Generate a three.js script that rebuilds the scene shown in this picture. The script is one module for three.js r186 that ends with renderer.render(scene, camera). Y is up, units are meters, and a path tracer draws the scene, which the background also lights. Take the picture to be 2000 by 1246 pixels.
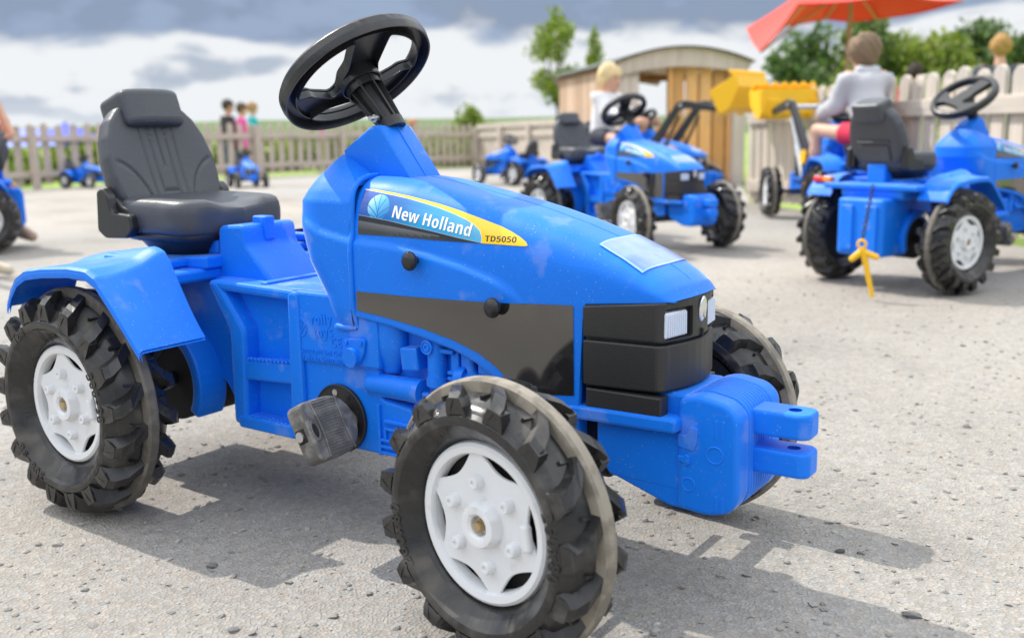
import * as THREE from 'three';
import { mergeGeometries, toCreasedNormals } from 'three/addons/utils/BufferGeometryUtils.js';
import { RoundedBoxGeometry } from 'three/addons/geometries/RoundedBoxGeometry.js';
import { FontLoader } from 'three/addons/loaders/FontLoader.js';
import { TextGeometry } from 'three/addons/geometries/TextGeometry.js';
import { Brush, Evaluator, SUBTRACTION } from 'three-bvh-csg';

// ---------------------------------------------------------------- camera, sky, sun, exposure
const scene = new THREE.Scene();
const W = 1024, H = 637;
const camera = new THREE.PerspectiveCamera(2 * Math.atan(623 / 1961) * 180 / Math.PI, W / H, 0.05, 1500);
const CAM = new THREE.Vector3(1.21, 0.494, 0.944);
{
  const yaw = -35.18 * Math.PI / 180, pit = -10.72 * Math.PI / 180;
  camera.position.copy(CAM);
  camera.lookAt(CAM.x + Math.cos(pit) * Math.sin(yaw), CAM.y + Math.sin(pit), CAM.z - Math.cos(pit) * Math.cos(yaw));
  camera.rotateZ(-1.1 * Math.PI / 180);
  camera.focus = 1.14; camera.userData.fStop = 4.8;
}
const renderer = new THREE.WebGLRenderer({ antialias: true });
renderer.setSize(W, H);
renderer.toneMapping = THREE.LinearToneMapping;
renderer.toneMappingExposure = 1.6;
renderer.shadowMap.enabled = true;
renderer.shadowMap.type = THREE.PCFSoftShadowMap;

const sun = new THREE.DirectionalLight(new THREE.Color(1, 0.95, 0.87), 2.75);
sun.position.set(-6.6, 7.5, -0.25); sun.target.position.set(0, 0, 0);
sun.castShadow = true; sun.shadow.mapSize.set(4096, 4096); sun.shadow.bias = -0.0004;
Object.assign(sun.shadow.camera, { left: -14, right: 14, top: 14, bottom: -14, near: 0.5, far: 40 });
scene.add(sun, sun.target);

// ---------------------------------------------------------------- noise
function rng(seed) { let a = seed >>> 0; return () => { a |= 0; a = a + 0x6D2B79F5 | 0; let t = Math.imul(a ^ a >>> 15, 1 | a); t = t + Math.imul(t ^ t >>> 7, 61 | t) ^ t; return ((t ^ t >>> 14) >>> 0) / 4294967296; }; }
function hash2(x, y, s) { let h = Math.imul(x, 374761393) + Math.imul(y, 668265263) + Math.imul(s, 974634773); h = Math.imul(h ^ h >>> 13, 1274126177); return ((h ^ h >>> 16) >>> 0) / 4294967296; }
const sm = (a, b, x) => { const t = Math.min(1, Math.max(0, (x - a) / (b - a))); return t * t * (3 - 2 * t); };
const lerp = (a, b, t) => a + (b - a) * t;
function vnoise(x, y, s, px = 0, py = 0) {
  const xi = Math.floor(x), yi = Math.floor(y), fx = x - xi, fy = y - yi;
  const u = fx * fx * (3 - 2 * fx), v = fy * fy * (3 - 2 * fy);
  const w = (i, p) => p ? ((i % p) + p) % p : i;
  const x0 = w(xi, px), x1 = w(xi + 1, px), y0 = w(yi, py), y1 = w(yi + 1, py);
  return lerp(lerp(hash2(x0, y0, s), hash2(x1, y0, s), u), lerp(hash2(x0, y1, s), hash2(x1, y1, s), u), v);
}
function fbm(x, y, s, oct = 5, p = 0) { let a = 0.5, r = 0, n = 0; for (let i = 0; i < oct; i++) { r += a * vnoise(x, y, s + i * 17, p, p); n += a; x *= 2; y *= 2; p *= 2; a *= 0.5; } return r / n; }
function interp(x, xs, ys) { if (x <= xs[0]) return ys[0]; for (let i = 1; i < xs.length; i++) if (x <= xs[i]) return lerp(ys[i - 1], ys[i], (x - xs[i - 1]) / (xs[i] - xs[i - 1])); return ys[ys.length - 1]; }

// ---------------------------------------------------------------- sky: broken cumulus under a grey cloud deck
{
  const w = 4096, h = 2048, d = new Float32Array(w * h * 4);
  const white = [0.555, 0.57, 0.585], grey = [0.30, 0.34, 0.405], deck = [0.132, 0.172, 0.245], blue = [0.30, 0.44, 0.66];
  for (let j = 0; j < h; j++) {
    const el = ((j + 0.5) / h - 0.5) * 180;                 // row 0 is the lower edge
    const fine = el > -3 && el < 16, step = fine ? 1 : 8;
    if (!fine && j % 4) { d.copyWithin(j * w * 4, (j - 1) * w * 4, j * w * 4); continue; }
    for (let i = 0; i < w; i += step) {
      const az = i / w * 360;
      let c;
      if (el < -0.5) c = [0.24, 0.225, 0.205];
      else {
        const warp = fbm(az * 0.10, el * 0.3, 5, 3) * 3;
        const n = fbm(az * 0.16 + warp * 0.5, el * 0.42 + warp, 11, fine ? 6 : 4), m = fbm(az * 0.07 + 40, el * 0.20 + 7, 23, 4), q = fbm(az * 0.5, el * 1.1, 31, fine ? 4 : 2);
        let bright = sm(0.31, 0.46, n * 0.62 + q * 0.38);
        c = [0, 1, 2].map((k) => lerp(grey[k], white[k], bright));
        const haze = sm(3.2, 0, el) * 0.55;
        c = c.map((v, k) => lerp(v, [0.53, 0.56, 0.59][k], haze));
        const top = sm(5.0, 5.9, el + (m - 0.5) * 2.4 + (n - 0.5) * 2.6 + (q - 0.5) * 1.0);
        const hole = sm(0.52, 0.66, fbm(az * 0.06 + 9, el * 0.06, 51, 4)) * sm(9, 22, el);
        const dk = deck.map((v, k) => lerp(v, v * 1.45 + 0.02, sm(0.35, 0.7, q * 0.5 + n * 0.5)));
        let up = dk.map((v, k) => lerp(v, white[k] * lerp(1.0, 2.75, sm(8, 36, el)), sm(9, 22, el) * (0.45 + 0.55 * sm(0.34, 0.56, m * 0.6 + n * 0.4))));  // unseen cloud overhead is brightened as added fill for the shaded sides
        up = up.map((v, k) => lerp(v, blue[k], hole * 0.55));
        c = c.map((v, k) => lerp(v, up[k], top));
      }
      for (let s = 0; s < step; s++) { const o = (j * w + i + s) * 4; d[o] = c[0]; d[o + 1] = c[1]; d[o + 2] = c[2]; d[o + 3] = 1; }
    }
  }
  const t = new THREE.DataTexture(d, w, h, THREE.RGBAFormat, THREE.FloatType);
  t.mapping = THREE.EquirectangularReflectionMapping; t.magFilter = THREE.LinearFilter; t.minFilter = THREE.LinearFilter; t.wrapS = THREE.RepeatWrapping; t.needsUpdate = true;
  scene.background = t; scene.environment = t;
}

// ---------------------------------------------------------------- textures and materials
function dataTex(n, fn, srgb) {
  const d = new Uint8Array(n * n * 4);
  for (let j = 0; j < n; j++) for (let i = 0; i < n; i++) { const c = fn(i / n, j / n, i, j), o = (j * n + i) * 4; for (let k = 0; k < 3; k++) d[o + k] = Math.max(0, Math.min(255, c[k] * 255)); d[o + 3] = 255; }
  const t = new THREE.DataTexture(d, n, n, THREE.RGBAFormat); t.wrapS = t.wrapT = THREE.RepeatWrapping; t.magFilter = THREE.LinearFilter; t.minFilter = THREE.LinearMipmapLinearFilter; t.generateMipmaps = true;
  if (srgb) t.colorSpace = THREE.SRGBColorSpace; t.needsUpdate = true; return t;
}
const toS = (v) => v <= 0.0031308 ? v * 12.92 : 1.055 * Math.pow(v, 1 / 2.4) - 0.055;
const lin = (r, g, b) => [toS(r), toS(g), toS(b)];
const gray = (f) => (u, v, i, j) => { const x = f(u, v, i, j); return [x, x, x]; };
const M = {};
function std(o, phys) { const m = phys ? new THREE.MeshPhysicalMaterial(o) : new THREE.MeshStandardMaterial(o); m.side = THREE.DoubleSide; return m; }
function rep(t, s) { const c = t.clone(); c.repeat.set(s, s); c.needsUpdate = true; return c; }

// blue moulded plastic: faint bloom, pale scuffs and dust specks
{
  const R = rng(4), N = 1024, scuff = new Float32Array(N * N);
  for (let k = 0; k < 800; k++) {                       // specks
    const x = R() * N | 0, y = R() * N | 0, r = R() < 0.85 ? 1 : 2, a = 0.25 + R() * 0.6;
    for (let b = -r; b <= r; b++) for (let c = -r; c <= r; c++) scuff[((y + b + N) % N) * N + (x + c + N) % N] = Math.max(scuff[((y + b + N) % N) * N + (x + c + N) % N], a * (r > 1 && (b * b + c * c > 4) ? 0 : 1));
  }
  for (let k = 0; k < 46; k++) {                        // hairline scratches
    let x = R() * N, y = R() * N, t = R() * 6.28; const L = 12 + R() * 46, a = 0.12 + R() * 0.25;
    for (let s = 0; s < L; s++) { x += Math.cos(t); y += Math.sin(t); t += (R() - 0.5) * 0.16; const o = ((y | 0) + N) % N * N + ((x | 0) + N) % N; scuff[o] = Math.max(scuff[o], a); }
  }
  const base = [0.0, 0.178, 0.82];
  const map = dataTex(N, (u, v, i, j) => {
    const b = fbm(u * 6, v * 6, 3, 5, 6), dust = sm(0.62, 0.78, fbm(u * 10, v * 10, 77, 5, 10)) * 0.16 + scuff[j * N + i] * 0.55, k = 0.93 + 0.14 * b;
    return lin(lerp(base[0] * k, 0.42, dust), lerp(base[1] * k, 0.46, dust), lerp(base[2] * k, 0.62, dust));
  }, true);
  const rough = dataTex(512, gray((u, v) => 0.50 + 0.16 * fbm(u * 8, v * 8, 9, 5, 8)));
  const bump = dataTex(512, gray((u, v) => 0.5 + 0.5 * (fbm(u * 150, v * 150, 19, 2, 150) - 0.5)));
  M.blue = std({ map: rep(map, 3), roughnessMap: rep(rough, 4), roughness: 0.9, ior: 1.5, specularIntensity: 0.7, sheen: 1.0, sheenColor: new THREE.Color().setRGB(0.85, 0.92, 1), sheenRoughness: 0.5, bumpMap: rep(bump, 4), bumpScale: 0.00018 }, true);
  // stain of paler dust where feet have been
  const map2 = dataTex(N, (u, v, i, j) => {
    const dust = sm(0.45, 0.75, fbm(u * 9, v * 9, 177, 6, 9)) * 0.5 + scuff[j * N + i] * 0.5, k = 0.95;
    return lin(lerp(base[0] * k, 0.40, dust), lerp(base[1] * k, 0.44, dust), lerp(base[2] * k, 0.55, dust));
  }, true);
  M.blueWorn = std({ map: rep(map2, 3), roughness: 0.55 });
}
{
  const N = 512;
  const rub = dataTex(N, (u, v) => { const d = sm(0.50, 0.86, fbm(u * 9, v * 9, 5, 7, 9)) * 0.55, g = 0.75 + 0.5 * fbm(u * 40, v * 40, 8, 3, 40); return lin(lerp(0.019 * g, 0.16, d), lerp(0.0185 * g, 0.147, d), lerp(0.019 * g, 0.13, d)); }, true);
  const rr = dataTex(N, gray((u, v) => 0.22 + 0.50 * sm(0.35, 0.8, fbm(u * 9, v * 9, 5, 7, 9))));
  M.rubber = std({ map: rep(rub, 4), roughnessMap: rep(rr, 4), roughness: 1 });
  const rub2 = dataTex(N, (u, v) => { const d = sm(0.30, 0.62, fbm(u * 14, v * 14, 15, 5, 14)); return lin(lerp(0.24, 0.38, d), lerp(0.22, 0.345, d), lerp(0.19, 0.30, d)); }, true);
  const rib = dataTex(256, gray((u) => 0.5 + 0.5 * Math.sin(u * Math.PI * 2 * 64)));
  M.band = std({ map: rep(rub2, 5), color: new THREE.Color().setRGB(0.76, 0.74, 0.70), roughness: 0.9 }); M.bandWorn = std({ map: rep(rub2, 5), color: new THREE.Color().setRGB(0.42, 0.42, 0.42), roughness: 0.85 });
  const sp = dataTex(N, (u, v) => { const d = sm(0.55, 0.95, fbm(u * 6, v * 6, 25, 7, 6)) * 0.07; return lin(0.052 + d * 0.45, 0.056 + d * 0.45, 0.066 + d * 0.44); }, true);
  const sb = dataTex(N, gray((u, v) => fbm(u * 120, v * 120, 29, 2, 120)));
  M.seat = std({ map: rep(sp, 3), roughness: 0.42, bumpMap: rep(sb, 4), bumpScale: 0.0002 });
  M.black = std({ color: new THREE.Color().setRGB(0.017, 0.017, 0.019), roughness: 0.36, bumpMap: rep(sb, 4), bumpScale: 0.00012 });
  const net = dataTex(256, (u, v) => { const x = Math.sin(u * 6.2832 * 32) * Math.sin(v * 6.2832 * 32); return [0.5 + 0.5 * x, 0.5 + 0.5 * x, 0.5 + 0.5 * x]; });
  M.grille = std({ color: new THREE.Color().setRGB(0.024, 0.023, 0.024), roughness: 0.42, bumpMap: rep(net, 8), bumpScale: 0.00022 });
  const dusty = dataTex(N, (u, v) => { const d = sm(0.35, 0.75, fbm(u * 12, v * 12, 45, 6, 12)) * 0.7; return lin(lerp(0.10, 0.27, d), lerp(0.097, 0.255, d), lerp(0.093, 0.235, d)); }, true);
  M.pedal = std({ map: rep(dusty, 8), roughness: 0.6 });
  const wh = dataTex(N, (u, v) => { const d = sm(0.62, 0.85, fbm(u * 12, v * 12, 65, 6, 12)) * 0.35; return lin(lerp(0.74, 0.46, d), lerp(0.75, 0.46, d), lerp(0.765, 0.44, d)); }, true);
  M.white = std({ map: rep(wh, 5), roughness: 0.42 });
}
M.gloss = std({ color: new THREE.Color().setRGB(0.018, 0.017, 0.017), roughness: 0.09, clearcoat: 1, clearcoatRoughness: 0.03, specularIntensity: 1, ior: 1.7 }, true);
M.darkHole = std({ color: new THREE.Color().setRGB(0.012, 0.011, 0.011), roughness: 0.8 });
M.lamp = std({ color: new THREE.Color().setRGB(0.60, 0.66, 0.78), roughness: 0.18 });
M.chrome = std({ color: new THREE.Color().setRGB(0.75, 0.75, 0.76), roughness: 0.28, metalness: 0.9 });
M.zinc = std({ color: new THREE.Color().setRGB(0.55, 0.56, 0.58), roughness: 0.35, metalness: 1 });
M.brass = std({ color: new THREE.Color().setRGB(0.52, 0.40, 0.22), roughness: 0.35, metalness: 0.9 });
M.yellow = std({ color: new THREE.Color().setRGB(0.88, 0.50, 0.01), roughness: 0.4 });
M.amber = std({ color: new THREE.Color().setRGB(0.85, 0.28, 0.03), roughness: 0.25 });
M.redPl = std({ color: new THREE.Color().setRGB(0.70, 0.03, 0.05), roughness: 0.25 });

// ---------------------------------------------------------------- geometry helpers
const V3 = (x, y, z) => new THREE.Vector3(x, y, z);
function prep(g) {                                        // non-indexed, position + normal + uv
  let q = g.index ? g.toNonIndexed() : g;
  if (!q.attributes.normal) q.computeVertexNormals();
  for (const k of Object.keys(q.attributes)) if (!['position', 'normal', 'uv', 'color'].includes(k)) q.deleteAttribute(k);
  if (!q.attributes.uv) q.setAttribute('uv', new THREE.BufferAttribute(new Float32Array(q.attributes.position.count * 2), 2));
  q.morphAttributes = {}; q.clearGroups(); return q;
}
function boxUV(g, turn) {                                 // uv in metres, from the face's dominant axis
  const p = g.attributes.position, n = g.attributes.normal, uv = g.attributes.uv;
  for (let i = 0; i < p.count; i += 3) {
    let ax = 0, ay = 0, az = 0; for (let k = 0; k < 3; k++) { ax += n.getX(i + k); ay += n.getY(i + k); az += n.getZ(i + k); }
    ax = Math.abs(ax); ay = Math.abs(ay); az = Math.abs(az);
    for (let k = 0; k < 3; k++) {
      const x = p.getX(i + k), y = p.getY(i + k), z = p.getZ(i + k);
      let u, v; if (ax >= ay && ax >= az) { u = z; v = y; } else if (ay >= az) { u = x; v = z; } else { u = x; v = y; }
      turn ? uv.setXY(i + k, v, u) : uv.setXY(i + k, u, v);
    }
  }
  return g;
}
function join(list) { const g = mergeGeometries(list.map(prep)); return g; }
function mesh(name, geos, mat, parent, keepUV, turn) {
  const g = Array.isArray(geos) ? join(geos) : prep(geos);
  if (!keepUV) boxUV(g, turn);
  const m = new THREE.Mesh(g, mat); m.name = name; m.castShadow = m.receiveShadow = true; (parent || scene).add(m); return m;
}
function at(g, x = 0, y = 0, z = 0, rx = 0, ry = 0, rz = 0) { if (rx) g.rotateX(rx); if (ry) g.rotateY(ry); if (rz) g.rotateZ(rz); g.translate(x, y, z); return g; }
const rbox = (w, h, d, r = 0.004, s = 2) => new RoundedBoxGeometry(w, h, d, s, Math.min(r, w / 2.01, h / 2.01, d / 2.01));
const boxAt = (x0, x1, y0, y1, z0, z1, r = 0.004) => at(rbox(x1 - x0, y1 - y0, z1 - z0, r), (x0 + x1) / 2, (y0 + y1) / 2, (z0 + z1) / 2);
function shapeOf(pts) { const s = new THREE.Shape(); pts.forEach((p, i) => i ? s.lineTo(p[0], p[1]) : s.moveTo(p[0], p[1])); s.closePath(); return s; }
function extr(pts, z0, z1, b = 0.003, holes, seg = 2) {   // a profile in x,y extruded from z0 to z1
  const s = pts.isShape ? pts : shapeOf(pts); if (holes) for (const h of holes) s.holes.push(h.isPath ? h : new THREE.Path(h.map((p) => new THREE.Vector2(p[0], p[1]))));
  const g = new THREE.ExtrudeGeometry(s, { depth: Math.max(1e-4, z1 - z0 - 2 * b), bevelEnabled: b > 0, bevelThickness: b, bevelSize: b, bevelOffset: -b, bevelSegments: seg, curveSegments: 10 });
  g.translate(0, 0, z0 + b); return g;
}
function rounded(pts, r, n = 4) {                          // a polygon with its corners rounded
  const out = [], N = pts.length;
  for (let i = 0; i < N; i++) {
    const p = pts[i], a = pts[(i + N - 1) % N], c = pts[(i + 1) % N], R = Array.isArray(r) ? r[i] : r;
    const da = Math.hypot(a[0] - p[0], a[1] - p[1]), dc = Math.hypot(c[0] - p[0], c[1] - p[1]), t = Math.min(R, da * 0.48, dc * 0.48);
    if (t < 1e-5) { out.push(p); continue; }
    const A = [p[0] + (a[0] - p[0]) / da * t, p[1] + (a[1] - p[1]) / da * t], C = [p[0] + (c[0] - p[0]) / dc * t, p[1] + (c[1] - p[1]) / dc * t];
    for (let k = 0; k <= n; k++) { const s = k / n; out.push([(1 - s) ** 2 * A[0] + 2 * s * (1 - s) * p[0] + s * s * C[0], (1 - s) ** 2 * A[1] + 2 * s * (1 - s) * p[1] + s * s * C[1]]); }
  }
  return out;
}
function grid(nu, nv, fn, flip) {                          // fn(u,v) -> [x,y,z] ; smooth normals
  const pos = [], uv = [], idx = [];
  for (let j = 0; j <= nv; j++) for (let i = 0; i <= nu; i++) { const p = fn(i / nu, j / nv); pos.push(p[0], p[1], p[2]); uv.push(i / nu, j / nv); }
  for (let j = 0; j < nv; j++) for (let i = 0; i < nu; i++) { const a = j * (nu + 1) + i, b = a + 1, c = a + nu + 1, d = c + 1; flip ? idx.push(a, c, b, b, c, d) : idx.push(a, b, c, b, d, c); }
  const g = new THREE.BufferGeometry(); g.setAttribute('position', new THREE.Float32BufferAttribute(pos, 3)); g.setAttribute('uv', new THREE.Float32BufferAttribute(uv, 2)); g.setIndex(idx); g.computeVertexNormals(); return g;
}
function revolve(prof, seg = 72, crease = 0.55) {          // profile of [r, z], turned about the z axis
  let g = grid(seg, prof.length - 1, (u, v) => { const p = prof[Math.round(v * (prof.length - 1))], a = u * Math.PI * 2; return [p[0] * Math.cos(a), p[0] * Math.sin(a), p[1]]; });
  return toCreasedNormals(prep(g), crease);
}
function tube(pts, r, seg = 24, rad = 10, closed = false) { return new THREE.TubeGeometry(new THREE.CatmullRomCurve3(pts.map((p) => V3(...p)), closed), seg, r, rad, closed); }
const cyl = (r0, r1, h, n = 24) => new THREE.CylinderGeometry(r0, r1, h, n);      // along y
const cylz = (r0, r1, h, n = 24) => cyl(r0, r1, h, n).rotateX(Math.PI / 2);       // along z; r0 at +z
function rod(a, b, r0, r1 = r0, n = 10) { const A = V3(...a), B = V3(...b), d = B.clone().sub(A), L = d.length(); const g = cyl(r1, r0, L, n); g.applyQuaternion(new THREE.Quaternion().setFromUnitVectors(V3(0, 1, 0), d.normalize())); g.translate((A.x + B.x) / 2, (A.y + B.y) / 2, (A.z + B.z) / 2); return g; }
function hexa(loops) {                                     // loft through closed loops of points, capped
  const n = loops[0].length, pos = [], idx = []; loops.forEach((l) => l.forEach((p) => pos.push(...p)));
  for (let k = 0; k < loops.length - 1; k++) for (let i = 0; i < n; i++) { const a = k * n + i, b = k * n + (i + 1) % n, c = a + n, d = b + n; idx.push(a, b, c, b, d, c); }
  for (let i = 1; i < n - 1; i++) { idx.push(0, i + 1, i); const o = (loops.length - 1) * n; idx.push(o, o + i, o + i + 1); }
  const g = new THREE.BufferGeometry(); g.setAttribute('position', new THREE.Float32BufferAttribute(pos, 3)); g.setIndex(idx); const q = g.toNonIndexed(); q.computeVertexNormals(); return q;
}
function pillow(outline, rings, disp, nt = 96) {           // outline(t)->[a,b]; rings [scale,h]; result (a, h, b)
  const n = rings.length - 1;
  const g = grid(nt, n, (u, v) => { const [s, h] = rings[Math.round(v * n)], [a, b] = outline(u * Math.PI * 2), A = a * s, B = b * s; return [A, h + (disp ? disp(A, B, v, s) : 0), B]; });
  return g;
}
const superE = (a, b, n) => (t) => { const c = Math.cos(t), s = Math.sin(t); return [a * Math.sign(c) * Math.abs(c) ** (2 / n), b * Math.sign(s) * Math.abs(s) ** (2 / n)]; };
const font = await new FontLoader().loadAsync('fonts/droid/droid_sans_bold.typeface.json');
function text3(s, size, depth) { return new TextGeometry(s, { font, size, depth, curveSegments: 3, bevelEnabled: false }); }
const used = {};
function nextName(n) { const k = used[n] = (used[n] || 0) + 1; return k === 1 ? n : `${n}_${String(k - 1).padStart(3, '0')}`; }
function thing(name, label, category, group) { const o = new THREE.Group(); o.name = nextName(name); scene.add(o); tag(o, label, category, group); return o; }
function tag(o, label, category, group) { o.userData = { label, category }; if (group) o.userData.group = group; return o; }
function group(name, parent) { const o = new THREE.Group(); o.name = name; parent.add(o); return o; }

// ---------------------------------------------------------------- the pedal tractor (x forward, z to its right, origin under the rear axle)
const hoodW = (x) => interp(x, [0.36, 0.5, 0.6, 0.68, 0.772], [0.0815, 0.078, 0.074, 0.0695, 0.0625]);
const roofY = (x) => interp(x, [0.37, 0.41, 0.45, 0.51, 0.56, 0.6, 0.65, 0.69, 0.72, 0.738, 0.755, 0.765, 0.773], [0.4415, 0.4405, 0.4365, 0.425, 0.4145, 0.405, 0.391, 0.3775, 0.3645, 0.3545, 0.343, 0.334, 0.3235]);
const sideTop = (x) => interp(x, [0.37, 0.6, 0.70, 0.76], [0.305, 0.308, 0.314, 0.3205]);
const creaseY = (x) => interp(x, [0.20, 0.27, 0.32, 0.3737, 0.429, 0.4814, 0.5309, 0.5714, 0.5975, 0.609, 0.612], [0.42, 0.40, 0.377, 0.3674, 0.364, 0.3566, 0.3461, 0.3344, 0.3222, 0.312, 0.309]);
function hoodSide(x, y) {                                  // half width of the hood at height y
  const w = hoodW(x), ys = sideTop(x), yt = roofY(x), n = 4.2;
  let z = w; if (y > ys) { const f = Math.min(1, (y - ys) / (yt - ys)); z = w * Math.pow(Math.max(0, 1 - f ** n), 1 / n); }
  return z + 0.0042 * sm(0.0035, -0.0035, y - creaseY(x)) * sm(0.63, 0.57, x) - 0.0015;
}
function bulge(x, z) { const k = sm(0.70, 0.772, x), w = hoodW(x); return x + k * 0.011 * (1 - Math.min(1, (z / w) ** 2)); }
const cornerIn = (x) => { const t = Math.max(0, (x - 0.757) / 0.0165); return 0.011 * (1 - Math.sqrt(Math.max(0, 1 - Math.min(1, t) ** 2))); };
const flangeY = (x) => interp(x, [0.372, 0.384, 0.4317, 0.4771, 0.5205, 0.5482, 0.5718, 0.585, 0.592, 0.60, 0.676, 0.679, 0.683], [0.276, 0.2744, 0.2689, 0.26, 0.2501, 0.2395, 0.2259, 0.2101, 0.199, 0.194, 0.194, 0.25, 0.3145]);
const grilleTop = (x) => interp(x, [0.683, 0.772], [0.3145, 0.3225]);

function makeHood() {
  const X0 = 0.3735, X1 = 0.7735, nv = 150;
  return grid(nv, 130, (u, v) => {
    // u runs around from the lower right edge over the roof to the lower left edge, v from the dashboard to the nose
    const x = v < 0.75 ? lerp(X0, 0.69, v / 0.75) : lerp(0.69, X1, (v - 0.75) / 0.25);
    const s = u < 0.5 ? 1 : -1, t = u < 0.5 ? u * 2 : (1 - u) * 2;      // t: 0 at the lower edge, 1 at the centre line
    const ys = sideTop(x), yt = roofY(x), yb = x < 0.683 ? flangeY(x) : Math.min(grilleTop(x), yt - 0.002);
    let y, z; const w = hoodW(x) - cornerIn(x), n = 4.2;
    if (t < 0.03) { y = yb; z = hoodSide(x, yb + 0.0001) - cornerIn(x) - 0.006 * (1 - t / 0.03); }
    else if (t < 0.55) { const k = (t - 0.03) / 0.52; const yk = ys + (yt - ys) * 0.62; y = lerp(yb, Math.max(yb, yk), k); z = hoodSide(x, y) - cornerIn(x); }
    else { const k = (t - 0.55) / 0.45; const f0 = 0.62, zf0 = Math.pow(1 - f0 ** n, 1 / n); const a0 = Math.atan2(f0, zf0), a = lerp(a0, Math.PI / 2, Math.pow(k, 0.8)); const c = Math.cos(a), sn = Math.sin(a), r = 1 / Math.pow(Math.abs(c) ** n + sn ** n, 1 / n); y = Math.max(yb, ys + (yt - ys) * sn * r); z = Math.max(0, w * c * r - 0.0015 * (1 - k)); if (x > 0.7) y = Math.min(y, yt); y += 0.0006 * (1 - z / w) * 1; }
    return [bulge(x, z), y, s * z];
  });
}
function hoodPatch(x0, x1, lo, hi, off, nu = 70, nv = 14, sd = 1) { // a sticker lying on the hood side
  const g = grid(nu, nv, (u, v) => { const x = lerp(x0, x1, u), y = lerp(lo(x), hi(x), v); return [bulge(x, 0.07), y, sd * (hoodSide(x, y) + off)]; }, sd < 0);
  const p = g.attributes.position, uv = g.attributes.uv; for (let i = 0; i < p.count; i++) uv.setXY(i, (p.getX(i) - 0.375) / 0.245, (p.getY(i) - 0.368) / 0.064);
  return g;
}
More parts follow.
